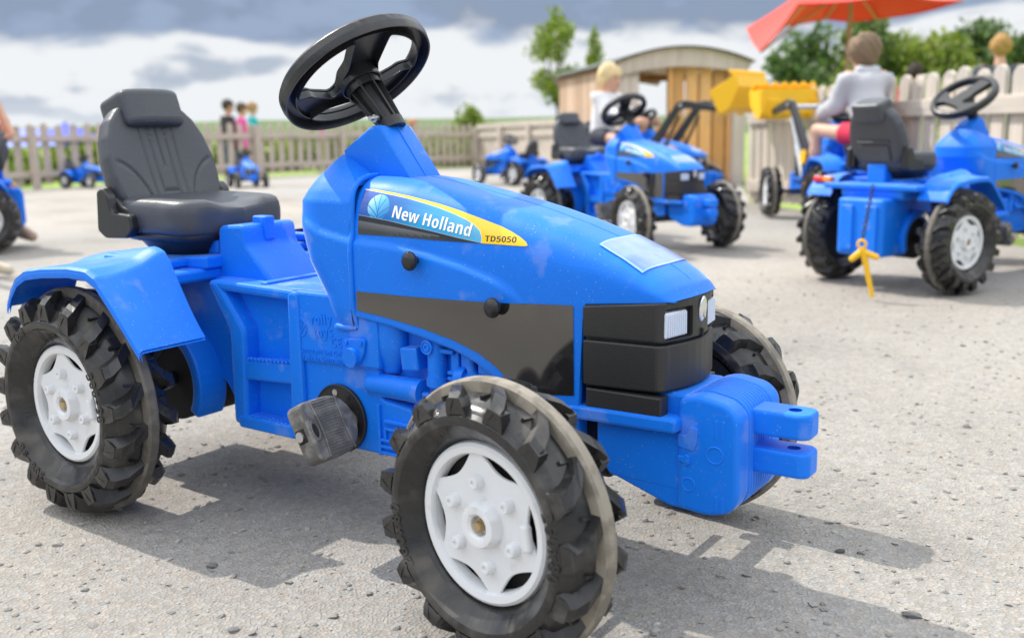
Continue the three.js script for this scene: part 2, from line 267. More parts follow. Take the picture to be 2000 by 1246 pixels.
// sticker print: blue fade with a leaf, name, black sweep, yellow swoosh and model number
const decalTop = (x) => interp(x, [0.3923, 0.4273, 0.4503, 0.4728, 0.4948, 0.5162, 0.537, 0.5575, 0.5776, 0.5934, 0.605, 0.6136, 0.6148], [0.4273, 0.4236, 0.4204, 0.4165, 0.4123, 0.4075, 0.4023, 0.3969, 0.3915, 0.3858, 0.3806, 0.3752, 0.3727]);
const decalBot = (x) => interp(x, [0.3787, 0.448, 0.4931, 0.5568, 0.6106, 0.6148], [0.3753, 0.3746, 0.3731, 0.3724, 0.3714, 0.3722]);
{
  const cw = 1470, ch = 384, c = document.createElement('canvas'); c.width = cw; c.height = ch; const g = c.getContext('2d');
  const X = (x) => (x - 0.375) / 0.245 * cw, Y = (y) => ch - (y - 0.368) / 0.064 * ch;
  const path = (pts) => { g.beginPath(); pts.forEach((p, i) => i ? g.lineTo(X(p[0]), Y(p[1])) : g.moveTo(X(p[0]), Y(p[1]))); g.closePath(); };
  g.fillStyle = '#ffcf00'; g.fillRect(0, 0, cw, ch);
  const yin = [[0.37, 0.428], [0.3922, 0.4255], [0.4271, 0.4211], [0.4502, 0.4177], [0.4726, 0.4133], [0.4946, 0.4085], [0.516, 0.4026], [0.5327, 0.3971], [0.545, 0.3915], [0.5531, 0.3859], [0.5566, 0.3792], [0.5568, 0.3715], [0.37, 0.36]];
  const gr = g.createLinearGradient(X(0.39), Y(0.425), X(0.45), Y(0.365)); gr.addColorStop(0, '#1d52b4'); gr.addColorStop(0.5, '#0f62b4'); gr.addColorStop(1, '#1d9fd8');
  const gr2 = g.createLinearGradient(X(0.40), 0, X(0.557), 0); gr2.addColorStop(0, 'rgba(40,150,215,0)'); gr2.addColorStop(0.6, 'rgba(50,150,215,0.35)'); gr2.addColorStop(1, 'rgba(120,190,225,0.75)');
  g.fillStyle = gr; path(yin); g.fill(); g.fillStyle = gr2; path(yin); g.fill();
  g.strokeStyle = '#e8eef4'; g.lineWidth = 3; path(yin); g.stroke();
  // leaf emblem
  const cx = 0.4082, by = 0.3955; g.save();
  g.beginPath(); g.ellipse(X(cx), Y(0.4075), (X(0.0162) - X(0)), (Y(0) - Y(0.0142)), 0, 0, 7); g.clip();
  const lg = g.createLinearGradient(X(cx - 0.016), Y(0.421), X(cx + 0.012), Y(0.394)); lg.addColorStop(0, '#eaf5fc'); lg.addColorStop(0.5, '#58b9e6'); lg.addColorStop(1, '#1577bf');
  g.fillStyle = lg; g.fillRect(X(cx - 0.017), Y(0.423), X(0.034) - X(0), Y(0) - Y(0.032));
  g.strokeStyle = '#165fae'; g.lineWidth = 6; g.lineCap = 'round';
  for (const [sx, sy, ex, ey] of [[0, 0.3945, 0.001, 0.421], [0, 0.400, -0.010, 0.4185], [0, 0.3955, -0.0165, 0.4095], [0, 0.402, 0.0095, 0.4165], [0, 0.397, 0.0165, 0.408], [0, 0.3935, 0.016, 0.4005], [0, 0.393, -0.016, 0.400]]) { g.beginPath(); g.moveTo(X(cx + sx), Y(sy)); g.quadraticCurveTo(X(cx + sx + (ex - sx) * 0.35), Y(sy + (ey - sy) * 0.55), X(cx + ex), Y(ey)); g.stroke(); }
  g.restore();
  // black sweep
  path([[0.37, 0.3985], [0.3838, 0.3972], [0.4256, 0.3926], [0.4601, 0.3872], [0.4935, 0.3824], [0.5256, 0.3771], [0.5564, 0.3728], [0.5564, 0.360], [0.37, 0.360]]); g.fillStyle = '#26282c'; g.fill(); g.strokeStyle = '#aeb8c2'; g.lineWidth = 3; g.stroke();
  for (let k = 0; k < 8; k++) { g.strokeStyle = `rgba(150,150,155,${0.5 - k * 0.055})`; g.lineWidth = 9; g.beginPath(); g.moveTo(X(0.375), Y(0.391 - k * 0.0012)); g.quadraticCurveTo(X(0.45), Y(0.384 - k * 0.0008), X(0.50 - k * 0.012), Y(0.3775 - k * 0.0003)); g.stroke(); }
  // lettering
  const word = (s, x, y, ang, px, wide, fill, sh) => { g.save(); g.translate(X(x), Y(y)); g.rotate(ang); g.font = `bold ${px}px sans-serif`; const w = g.measureText(s).width; g.scale(wide / w, 1); if (sh) { g.fillStyle = sh; g.fillText(s, 4, 4); } g.fillStyle = fill; g.fillText(s, 0, 0); g.restore(); };
  const ang = Math.atan2(Y(0.3794) - Y(0.3975), X(0.5408) - X(0.4282));
  const LW = Math.hypot(X(0.5425) - X(0.4285), Y(0.3794) - Y(0.3975));
  word('New Holland', 0.4285, 0.3968, ang, 112, LW, '#f4f6f8', '#1c2a3c');
  word('TD5050', 0.5610, 0.3745, -0.004, 52, X(0.6010) - X(0.5610), '#2b2520');
  const t = new THREE.CanvasTexture(c); t.colorSpace = THREE.SRGBColorSpace; t.magFilter = THREE.LinearFilter;
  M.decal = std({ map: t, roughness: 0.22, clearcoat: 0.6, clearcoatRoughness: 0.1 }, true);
  // roof window print: pale mesh
  const lens = dataTex(512, (u, v) => { const e = Math.min(u, 1 - u, v, 1 - v), dots = 0.5 + 0.5 * Math.sin(u * 6.2832 * 60) * Math.sin(v * 6.2832 * 60), b = fbm(u * 4, v * 4, 91, 5, 4); const k = 0.35 + 0.55 * b + 0.18 * (dots - 0.5); return e < 0.03 ? [0.50, 0.66, 0.90] : [lerp(0.10, 0.50, k), lerp(0.33, 0.62, k), lerp(0.66, 0.78, k)]; }, true);
  lens.wrapS = lens.wrapT = THREE.ClampToEdgeWrapping; M.lens = std({ map: lens, roughness: 0.3, clearcoat: 0.8, clearcoatRoughness: 0.12 }, true);
}

function makeWheel(R, hw, lip, N, writing, phase) {
  const Rb = R - 0.0125, rim = 0.079, out = {}, q0 = (R - lip) / 0.0385;
  const half = [[rim - 0.001, hw * 0.30], [rim + 0.001, hw * 0.46], [rim + 0.005, hw * 0.62], [lip - 0.012, hw * 0.86], [lip - 0.009, hw * 0.94], [lip - 0.004, hw * 0.955], [lip, hw * 0.94], [lip + 0.0012, hw * 0.90], [lip + (R - lip) * 0.12, hw * 0.84], [lip + (R - lip) * 0.36, hw * 0.70], [lerp(lip, Rb, 0.80), hw * 0.50], [Rb, hw * 0.26]];
  const prof = [...half.map((p) => p), [Rb, 0.0085], [R - 0.003, 0.0075], [R, 0.0052], [R, -0.0052], [R - 0.003, -0.0075], [Rb, -0.0085], ...half.slice().reverse().map((p) => [p[0], -p[1]])];
  const g = [revolve(half.concat([[Rb, 0.0078], [Rb, -0.0078]], half.slice().reverse().map((p) => [p[0], -p[1]])), 96, 0.6)];
  const P = (th, r, z) => [r * Math.cos(th), r * Math.sin(th), z];
  for (const sd of [1, -1]) for (let k = 0; k < N; k++) {
    const t0 = (k + (sd > 0 ? 0 : 0.5)) / N * Math.PI * 2 + (phase || 0), da = 2 * Math.PI / N;
    const sec = (th, rt, z, rb, ht, hb, lean = 0) => [P(t0 + th * da - hb * da, rb, sd * z), P(t0 + th * da - ht * da, rt, sd * (z - lean)), P(t0 + th * da + ht * da, rt, sd * (z - lean)), P(t0 + th * da + hb * da, rb, sd * z)];
    g.push(hexa([sec(0.42, R - 0.0035, 0.0072, Rb - 0.004, 0.13, 0.23), sec(0.12, R - 0.0045 * q0, hw * 0.54, Rb - 0.009, 0.13, 0.24), sec(-0.02, R - 0.0100 * q0, hw * 0.80, Rb - 0.016 * q0, 0.14, 0.26), sec(-0.06, R - 0.0165 * q0, hw * 0.94, lip + 0.002, 0.12, 0.25)]));
    // two ribs run down to the side wall, an A-shaped hollow between them
    for (const q of [-1, 1]) {
      const rs = (th, r, z, dz, h) => [P(t0 + (th - h) * da, r, sd * (z - dz)), P(t0 + (th - h) * da, r, sd * z), P(t0 + (th + h) * da, r, sd * z), P(t0 + (th + h) * da, r, sd * (z - dz))];
      g.push(hexa([rs(-0.06 + q * 0.07, R - 0.0160 * q0, hw * 0.955, 0.012, 0.085), rs(-0.07 + q * 0.15, lip + (R - lip) * 0.32, hw * 0.96, 0.012, 0.075), rs(-0.08 + q * 0.22, lip + 0.0008, hw * 0.94, 0.010, 0.055)]));
    }
    g.push(hexa([[P(t0 + 0.50 * da, Rb + 0.0014, sd * hw * 0.25), P(t0 + 0.56 * da, Rb + 0.0014, sd * hw * 0.25), P(t0 + 0.60 * da, Rb + 0.001, sd * hw * 0.52), P(t0 + 0.54 * da, Rb + 0.001, sd * hw * 0.52)], [P(t0 + 0.50 * da, Rb - 0.003, sd * hw * 0.25), P(t0 + 0.56 * da, Rb - 0.003, sd * hw * 0.25), P(t0 + 0.60 * da, Rb - 0.004, sd * hw * 0.52), P(t0 + 0.54 * da, Rb - 0.004, sd * hw * 0.52)]]));
  }
  for (const [s, a0, size] of writing) {                   // raised size marking round the lip
    let a = a0; for (const ch of s) { if (ch !== ' ') { const t = text3(ch, size, 0.0012); t.computeBoundingBox(); const w = t.boundingBox.max.x; t.translate(-w / 2, 0, 0); t.rotateZ(-Math.PI / 2 + Math.PI / 2 - 0); const rr = lip - 0.0115; t.translate(0, rr, hw * 0.945); t.rotateZ(a); g.push(t); } a -= size * 0.86 / (lip - 0.008); }
  }
  out.tyre = g;
  out.band = [revolve([[Rb - 0.004, 0.0085], [R - 0.0025, 0.0078], [R, 0.0052], [R, -0.0052], [R - 0.0025, -0.0078], [Rb - 0.004, -0.0085]], 120, 0.7)];
  // rim: ring, star plate with six lens openings, nuts, hub
  const zf = hw * 0.50, r = [];
  r.push(revolve([[0.0655, zf - 0.012], [0.0665, zf - 0.002], [0.068, zf + 0.0015], [0.0745, zf + 0.0025], [0.0775, zf + 0.0005], [0.0792, zf - 0.006], [0.0792, zf - 0.02]], 72, 0.6));
  const s = new THREE.Shape(); s.absarc(0, 0, 0.068, 0, Math.PI * 2, false);
  for (let k = 0; k < 6; k++) { const a = k / 6 * Math.PI * 2 + 0.15, h = new THREE.Path(), w = 0.40; const p = []; for (let i = 0; i <= 10; i++) { const t = a - w + 2 * w * i / 10; p.push([0.0662 * Math.cos(t), 0.0662 * Math.sin(t)]); } for (let i = 1; i < 10; i++) { const q = 1 - i / 10, t = a - w + 2 * w * q, rr = 0.0662 - 0.0125 * Math.sin(q * Math.PI) ** 0.8; p.push([rr * Math.cos(t), rr * Math.sin(t)]); } h.setFromPoints(p.map((q) => new THREE.Vector2(...q))); s.holes.push(h); }
  const plate = new THREE.ExtrudeGeometry(s, { depth: 0.0025, bevelEnabled: true, bevelThickness: 0.0008, bevelSize: 0.0008, bevelOffset: -0.0008, bevelSegments: 1, curveSegments: 40 }); plate.translate(0, 0, zf - 0.0062); r.push(plate);
  r.push(revolve([[0.0095, zf + 0.004], [0.0125, zf + 0.0085], [0.0155, zf + 0.0095], [0.0195, zf + 0.0085], [0.0225, zf + 0.002], [0.0232, zf - 0.004]], 40, 0.7), revolve([[0.0095, zf + 0.006], [0.0092, zf - 0.002], [0.0001, zf - 0.002]], 24, 0.4));
  for (let k = 0; k < 6; k++) { const a = k / 6 * Math.PI * 2 + 0.15 + Math.PI / 6, x = 0.0405 * Math.cos(a), y = 0.0405 * Math.sin(a); r.push(at(revolve([[0.0001, zf + 0.004], [0.0022, zf + 0.004], [0.0028, zf + 0.0062], [0.0052, zf + 0.0062], [0.0064, zf + 0.0045], [0.0070, zf - 0.004]], 20, 0.6), x, y, 0));
    if (k === 4) r.push(at(rbox(0.027, 0.011, 0.009, 0.004), 0.053, 0, zf - 0.0015, 0, 0, a)); }
  out.rim = r;
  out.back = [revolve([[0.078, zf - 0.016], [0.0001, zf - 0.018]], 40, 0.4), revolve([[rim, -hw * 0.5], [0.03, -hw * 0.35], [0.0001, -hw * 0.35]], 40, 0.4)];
  out.bolt = [at(cylz(0.0068, 0.0068, 0.006, 6), 0, 0, zf + 0.001), at(cylz(0.0042, 0.0055, 0.005, 16), 0, 0, zf + 0.006)];
  return out;
}
function wheelGroup(kit, parent, x, y, z, turn, side) {
  const g = group('wheel', parent); g.position.set(x, y, z); g.rotation.y = turn + (side < 0 ? Math.PI : 0);
  if (!kit.made) { kit.made = [mesh('tyre', kit.tyre, M.rubber, g), mesh('contact_band', kit.band, kit.worn ? M.bandWorn : M.band, g), mesh('rim', kit.rim, M.white, g), mesh('hub_plate', kit.back, M.darkHole, g), mesh('axle_bolt', kit.bolt, M.brass, g)]; }
  else for (const m of kit.made) { const c = new THREE.Mesh(m.geometry, m.material); c.name = m.name; c.castShadow = c.receiveShadow = true; g.add(c); }
  return g;
}

function makeTractor() {
  const T = thing('pedal_tractor', 'x', 'pedal tractor');
  const B = M.blue;
  // ---- chassis
  const ax = [0, 0.1515];
  const slant = rounded([[0.098, 0.300], [0.118, 0.303], [0.168, 0.238], [0.160, 0.106], [0.135, 0.106], [0.138, 0.235]], 0.009);
  const chassis = [
    extr(rounded([[-0.09, 0.165], [-0.09, 0.285], [0.10, 0.302], [0.40, 0.298], [0.40, 0.112], [0.12, 0.112], [0.09, 0.155]], 0.01), -0.058, 0.058, 0.006),
    extr(rounded([[0.27, 0.297], [0.365, 0.297], [0.395, 0.282], [0.402, 0.176], [0.452, 0.170], [0.452, 0.105], [0.27, 0.104]], 0.008), -0.076, 0.076, 0.004),
    extr(rounded([[0.265, 0.299], [0.372, 0.299], [0.405, 0.2865], [0.405, 0.213], [0.265, 0.2085]], 0.005), -0.0805, 0.0805, 0.0035),
    extr(slant, -0.083, 0.083, 0.005),
    extr(rounded([[0.255, 0.298], [0.275, 0.298], [0.275, 0.104], [0.249, 0.104]], 0.009), -0.0838, 0.0838, 0.004),
    extr(rounded([[0.11, 0.289], [0.11, 0.302], [0.265, 0.299], [0.265, 0.286]], 0.006), -0.0822, 0.0822, 0.004),
    extr(rounded([[0.15, 0.170], [0.15, 0.196], [0.262, 0.203], [0.258, 0.176]], 0.006), -0.0812, 0.0812, 0.003),
    extr(rounded([[0.147, 0.103], [0.147, 0.120], [0.262, 0.121], [0.258, 0.103]], 0.006), -0.0855, 0.0855, 0.003),
    // seat deck, pedestal, a wide slab added to close shadow gaps, the block behind the feet
    extr(rounded([[-0.075, 0.311], [-0.075, 0.326], [0.09, 0.331], [0.09, 0.314]], 0.004), -0.075, 0.075, 0.003),
    boxAt(-0.04, 0.075, 0.328, 0.362, -0.042, 0.042, 0.006), boxAt(-0.13, 0.085, 0.298, 0.314, -0.165, 0.165, 0.005),
    extr(rounded([[0.082, 0.29], [0.085, 0.371], [0.137, 0.374], [0.140, 0.346], [0.198, 0.290]], [0.006, 0.011, 0.009, 0.006, 0.006]), -0.047, 0.047, 0.0045),
    boxAt(0.115, 0.143, 0.35, 0.383, -0.005, 0.012, 0.003),
    boxAt(0.19, 0.205, 0.292, 0.304, -0.07, 0.07, 0.003),
    // axle housing and rear block
    ...[1, -1].flatMap((q) => { const ar = (r, a0, a1, n = 28) => Array.from({ length: n + 1 }, (_, k) => { const a = lerp(a0, a1, k / n) * Math.PI / 180; return [ax[0] + r * Math.cos(a), ax[1] + r * Math.sin(a)]; }); const A = [...ar(0.0855, -31, 205), ...ar(0.069, 205, -31)], C = [...ar(0.074, -36, 205), ...ar(0.060, 205, -36)]; return q > 0 ? [extr(A, 0.05, 0.098, 0.004), extr(C, 0.05, 0.089, 0.003)] : [extr(A, -0.098, -0.05, 0.004), extr(C, -0.089, -0.05, 0.003)]; }),
    boxAt(-0.165, -0.04, 0.105, 0.275, -0.082, 0.082, 0.012), boxAt(-0.172, -0.16, 0.12, 0.255, -0.064, -0.02, 0.004), boxAt(-0.172, -0.16, 0.12, 0.255, 0.02, 0.064, 0.004),
    boxAt(-0.12, -0.02, 0.27, 0.318, -0.11, 0.11, 0.012), boxAt(-0.10, -0.06, 0.31, 0.372, -0.032, 0.032, 0.006),
  ];
  for (let k = 0; k < 12; k++) for (const [y, z] of [[0.1985 + k * 0.0004, 0.0795], [0.1195, 0.0795]]) for (const s of [1, -1]) chassis.push(boxAt(0.170 + k * 0.0074, 0.1738 + k * 0.0074, y, y + 0.0032, s * z - 0.0045, s * z + 0.0045, 0.001));
  const ch = mesh('chassis', chassis, B, T);
  mesh('footplate', [boxAt(0.206, 0.352, 0.2965, 0.3005, -0.074, 0.074, 0.0015)], M.blueWorn, ch);
  mesh('axle_hole', [at(cylz(0.0615, 0.0615, 0.15, 40), 0, 0.1515, 0)], M.darkHole, ch);
  { // raised maker's marks on the right side
    const L = [], put = (s, size, x, y, rz) => L.push(at(text3(s, size, 0.0016), x, y, 0.0800, 0, 0, rz));
    put('rolly', 0.0125, 0.293, 0.2585, 0.10); put('toys', 0.0125, 0.297, 0.2425, 0.12); put('CE', 0.012, 0.3265, 0.2335, 0.05); put('Neustadt bei Coburg', 0.0066, 0.2705, 0.2205, 0.03); put('Made in Germany', 0.0066, 0.2705, 0.2115, 0.03);
    L.push(at(new THREE.TorusGeometry(0.0115, 0.0009, 6, 32), 0.2735, 0.253, 0.0808));
    for (const a of [0.5, 1.1, 1.7, 2.3]) L.push(at(rod([0, -0.009, 0], [0.011 * Math.cos(a), 0.010 * Math.sin(a), 0], 0.0008), 0.2735, 0.253, 0.0808));
    mesh('raised_lettering', L, B, ch);
  }
  // ---- engine block under the hood, both sides
  const eng = [boxAt(0.36, 0.67, 0.13, 0.33, -0.058, 0.058, 0.004)];
  for (const s of [1, -1]) {
    const Z = (a) => s * a, e = [];
    e.push(at(new THREE.LatheGeometry([[0.0001, -0.034], [0.010, -0.033], [0.0135, -0.029], [0.0235, -0.008], [0.0255, 0.004], [0.0258, 0.036]].map((q) => new THREE.Vector2(...q)), 32).scale(1, 1, 0.62), 0.409, 0.240, Z(0.062)));
    e.push(at(cyl(0.014, 0.014, 0.076, 28).rotateZ(Math.PI / 2), 0.422, 0.192, Z(0.070)), at(new THREE.SphereGeometry(0.014, 20, 12), 0.386, 0.192, Z(0.070)), at(cyl(0.0146, 0.0146, 0.018, 28).rotateZ(Math.PI / 2), 0.455, 0.192, Z(0.070)), at(cyl(0.004, 0.004, 0.01).rotateZ(Math.PI / 2), 0.470, 0.189, Z(0.070)));
    e.push(at(rbox(0.026, 0.028, 0.024, 0.003), 0.450, 0.231, Z(0.066), 0, 0, 0.1));
    e.push(at(cyl(0.0115, 0.0115, 0.040, 24), 0.484, 0.229, Z(0.066)), at(cyl(0.0132, 0.0132, 0.010, 14), 0.484, 0.207, Z(0.066)), at(cyl(0.009, 0.011, 0.014, 20), 0.484, 0.255, Z(0.066)), at(cylz(0.007, 0.008, 0.012, 20), 0.480, 0.249, Z(0.074)), at(new THREE.TorusGeometry(0.0075, 0.001, 6, 24), 0.480, 0.249, Z(0.0805)), at(new THREE.TorusGeometry(0.0035, 0.001, 6, 16), 0.480, 0.249, Z(0.0805)), at(cyl(0.003, 0.003, 0.03).rotateZ(Math.PI / 2), 0.497, 0.245, Z(0.070)));
    e.push(at(cyl(0.0045, 0.0045, 0.026, 12), 0.466, 0.272, Z(0.064)), at(rbox(0.026, 0.024, 0.01, 0.002), 0.492, 0.274, Z(0.060)));
    for (let k = 0; k < 6; k++) e.push(at(new THREE.TorusGeometry(0.0045, 0.0008, 5, 12).rotateX(Math.PI / 2), 0.466, 0.262 + k * 0.0042, Z(0.064)));
    e.push(at(rbox(0.012, 0.06, 0.010, 0.002), 0.510, 0.250, Z(0.062)), at(rbox(0.010, 0.055, 0.010, 0.002), 0.524, 0.255, Z(0.062)), tube([[0.535, 0.285, Z(0.064)], [0.535, 0.25, Z(0.064)], [0.533, 0.236, Z(0.066)], [0.536, 0.222, Z(0.066)], [0.545, 0.214, Z(0.064)]], 0.0058, 24, 12));
    e.push(at(cyl(0.013, 0.013, 0.012, 28).rotateZ(Math.PI / 2), 0.520, 0.215, Z(0.064)), at(cyl(0.010, 0.010, 0.06, 24).rotateZ(Math.PI / 2), 0.553, 0.213, Z(0.062)), at(rbox(0.026, 0.022, 0.018, 0.003), 0.560, 0.235, Z(0.064)), at(rbox(0.006, 0.05, 0.012, 0.002), 0.580, 0.225, Z(0.062)), at(rbox(0.02, 0.05, 0.008, 0.002), 0.596, 0.22, Z(0.061)));
    for (let k = 0; k < 3; k++) e.push(at(rbox(0.010, 0.004, 0.012, 0.001), 0.506, 0.206 + k * 0.007, Z(0.064)));
    // vent panel low behind the front wheel
    e.push(boxAt(0.398, 0.402, 0.106, 0.170, Z(0.0775) - 0.003, Z(0.0775) + 0.003, 0.001), boxAt(0.408, 0.45, 0.148, 0.152, Z(0.0775) - 0.003, Z(0.0775) + 0.003, 0.001));
    for (let k = 0; k < 3; k++) e.push(boxAt(0.402, 0.445, 0.108 + k * 0.008, 0.1115 + k * 0.008, Z(0.0775) - 0.003, Z(0.0775) + 0.003, 0.001));
    e.push(boxAt(0.408, 0.411, 0.126, 0.142, Z(0.0775) - 0.003, Z(0.0775) + 0.003, 0.001), boxAt(0.411, 0.44, 0.139, 0.142, Z(0.0775) - 0.003, Z(0.0775) + 0.003, 0.001), boxAt(0.420, 0.423, 0.124, 0.134, Z(0.0775) - 0.003, Z(0.0775) + 0.003, 0.001), boxAt(0.423, 0.44, 0.131, 0.134, Z(0.0775) - 0.003, Z(0.0775) + 0.003, 0.001));
    // triangular pump flange
    const fl = extr(rounded([[0.352, 0.248], [0.388, 0.250], [0.385, 0.232], [0.372, 0.212], [0.357, 0.214], [0.350, 0.234]], 0.006), 0, 0.004, 0.001); if (s < 0) fl.translate(0, 0, -0.004); e.push(at(fl, 0, 0, Z(0.0805)));
    e.push(at(cylz(0.0115, 0.013, 0.012, 28), 0.366, 0.2255, Z(0.0845)), at(cylz(0.003, 0.003, 0.004, 12), 0.357, 0.243, Z(0.085)), at(cylz(0.003, 0.003, 0.004, 12), 0.381, 0.2445, Z(0.085)));
    eng.push(...e);
  }
  mesh('engine_block', eng, B, T);
  // ---- cowl between hood and seat
  const yk = [0.262, 0.27, 0.285, 0.30, 0.34, 0.381, 0.4125, 0.425, 0.436, 0.446, 0.455, 0.462, 0.4665];
  const xb = (y) => interp(y, yk, [0.335, 0.309, 0.300, 0.295, 0.270, 0.256, 0.257, 0.264, 0.271, 0.279, 0.288, 0.297, 0.303]);
  const cw = (y) => interp(y, yk, [0.080, 0.0825, 0.084, 0.084, 0.084, 0.084, 0.0825, 0.0765, 0.069, 0.060, 0.050, 0.040, 0.030]);
  const xf = (y) => interp(y, [0.262, 0.434, 0.442, 0.456, 0.4665], [0.3695, 0.3695, 0.360, 0.336, 0.318]);
  const cowlPt = (y, u) => { // u 0..1 from the right seam round the back to the left seam
    const s = u < 0.5 ? 1 : -1, t = u < 0.5 ? u * 2 : (1 - u) * 2, b = xb(y), w = cw(y), f = xf(y), r = Math.min(0.062, (f - b) * 0.9);
    let x, z; if (t < 0.4) { x = lerp(f, b + r, t / 0.4); z = w; } else { const a = (t - 0.4) / 0.6 * Math.PI / 2, n = 2.6; x = b + r * (1 - Math.sin(a) ** (2 / n)); z = w * Math.cos(a) ** (2 / n) ; }
    const bump = 0.0042 * sm(0.004, -0.004, y - creaseY(x)) * sm(0.27, 0.30, x) - 0.0015;
    return [x, y, s * Math.max(0, z + (t < 0.75 ? bump : 0))];
  };
  const cowl = [grid(110, 64, (u, v) => cowlPt(lerp(0.262, 0.4665, v), u), true), grid(24, 20, (u, v) => { const y = lerp(0.430, 0.4665, v), w = cw(y) - 0.0015; const k = 1 - Math.abs(u * 2 - 1) ** 4; return [xf(y), y + 0.002 * k * (1 - v), lerp(w, -w, u)]; }), grid(24, 16, (u, v) => { const p = cowlPt(0.4665, u), k = v; return [lerp(p[0], 0.318, k), p[1] + 0.001 * Math.sin(k * 1.57), lerp(p[2], 0, k)]; })];
  // bottom lip and the rounded seam bead
  for (const s of [1, -1]) cowl.push(tube([[0.372, 0.262, s * 0.0785], [0.3715, 0.29, s * 0.0845], [0.371, 0.33, s * 0.0845], [0.371, 0.362, s * 0.0840], [0.371, 0.376, s * 0.0795], [0.371, 0.405, s * 0.0785], [0.3705, 0.424, s * 0.0745], [0.3705, 0.436, s * 0.064], [0.3705, 0.4405, s * 0.05], [0.370, 0.4415, s * 0.028]], 0.0034, 60, 10), tube([[0.330, 0.263, s * 0.06], [0.338, 0.261, s * 0.0785], [0.352, 0.2605, s * 0.081], [0.372, 0.262, s * 0.0785]], 0.0042, 24, 10), at(rbox(0.06, 0.03, 0.03, 0.012, 3), 0.351, 0.272, s * 0.064));
  cowl.push(grid(60, 2, (u, v) => { const x = lerp(0.356, 0.386, v), q = u < 0.5 ? 1 : -1, t = u < 0.5 ? u * 2 : (1 - u) * 2, y = lerp(0.28, roofY(x) - 0.004, Math.sin(t * Math.PI / 2)); return [x, y, q * Math.max(0, t > 0.98 ? 0 : hoodSide(x, y + 0.003) - 0.0035)]; }));
  mesh('cowl', cowl, B, T);
  // ---- dashboard pod under the steering column
  { const dp = rounded([[0.3625, 0.5015], [0.3755, 0.5015], [0.424, 0.436], [0.360, 0.430], [0.322, 0.440], [0.3125, 0.4716]], [0.006, 0.006, 0.002, 0.002, 0.002, 0.003], 5), loop = (z, d) => dp.map((q) => { const cx = 0.366, cy = 0.464, L = Math.hypot(q[0] - cx, q[1] - cy), k = 1 - d / L; return [cx + (q[0] - cx) * k, cy + (q[1] - cy) * k, z]; });
    mesh('dashboard', [toCreasedNormals(hexa([loop(-0.029, 0.004), loop(-0.0286, 0.002), loop(-0.0272, 0.0005), loop(-0.025, 0), loop(0.025, 0), loop(0.0272, 0.0005), loop(0.0286, 0.002), loop(0.029, 0.004)]), 0.7), rod([0.377, 0.5003, 0], [0.4225, 0.4385, 0], 0.0008, 0.0008, 6)], B, T); }
  // ---- hood
  mesh('hood', [makeHood(), tube(Array.from({ length: 30 }, (_, i) => { const x = lerp(0.43, 0.7715, i / 29); return [bulge(x, 0), roofY(x) + 0.0004, 0]; }), 0.0008, 60, 5)], B, T);
  for (const s of [1, -1]) mesh('name_decal', [0.3795, 0.3923].length && hoodPatch(0.3795, 0.6146, decalBot, (x) => Math.max(decalBot(x) + 0.0003, Math.min(decalTop(x), interp(x, [0.3795, 0.3923], [0.382 + 0.0455, 0.4273]))), 0.0008, 110, 16, s), M.decal, T, true);
  const stripLo = (x) => interp(x, [0.3766, 0.4244, 0.4776, 0.5209, 0.5554, 0.5789, 0.5952, 0.602, 0.612, 0.6722], [0.2844, 0.2792, 0.2714, 0.2619, 0.2502, 0.2366, 0.22, 0.211, 0.2105, 0.2164]);
  const stripHi = (x) => interp(x, [0.3756, 0.4567, 0.5296, 0.5972, 0.673], [0.3073, 0.3073, 0.3081, 0.3099, 0.3129]);
  for (const s of [1, -1]) mesh('side_strip', hoodPatch(0.3775, 0.6715, stripLo, stripHi, 0.0009, 110, 16, s), M.gloss, T, true);
  mesh('roof_window', grid(24, 24, (u, v) => { const x = lerp(0.690, 0.741, v), w = lerp(0.047, 0.053, v), z = lerp(w, -w, u); const y = lerp(roofY(x), roofY(x) , 0); const f = Math.abs(z) / hoodW(x), n = 4.2; const yy = sideTop(x) + (roofY(x) - sideTop(x)) * Math.pow(1 - f ** n, 1 / n); return [bulge(x, z), yy + 0.0012, z]; }), M.lens, T, true);
  for (const s of [1, -1]) for (const [x, y] of [[0.470, 0.350], [0.581, 0.3055]]) mesh('rubber_peg', [at(new THREE.SphereGeometry(0.0100, 20, 14).scale(1, 1.12, 0.75), x, y, s * (hoodSide(x, y) + 0.0115)), at(cylz(0.0045, 0.0045, 0.014, 12), x, y, s * (hoodSide(x, y) + 0.004))], M.black, T);
  // ---- grille, lamps, emblem
  const plan = (inset) => { const p = []; const w0 = hoodW(0.684) + 0.0012 - inset, w1 = 0.0635 - inset, xc = 0.7735 - inset; p.push([0.684, w0]); for (let k = 0; k <= 8; k++) { const a = k / 8 * Math.PI / 2; p.push([xc - 0.013 + 0.013 * Math.sin(a), w1 - 0.013 + 0.013 * Math.cos(a)]); } for (let k = 1; k < 8; k++) { const z = lerp(w1 - 0.013, -(w1 - 0.013), k / 8); p.push([xc + 0.011 * (1 - (z / 0.05) ** 2), z]); } for (let k = 8; k >= 0; k--) { const a = k / 8 * Math.PI / 2; p.push([xc - 0.013 + 0.013 * Math.sin(a), -(w1 - 0.013 + 0.013 * Math.cos(a))]); } p.push([0.684, -w0]); return p; };
  const slab = (y0, y1, inset = 0, x1) => { const g = extr(plan(inset).map((p) => [p[0], -p[1]]), 0, y1 - y0, 0.0022, null, 2); g.rotateX(-Math.PI / 2); g.translate(0, y0, 0); return g; };
  const gr = [slab(0.2305, 0.2785), slab(0.2275, 0.3155, 0.006)];
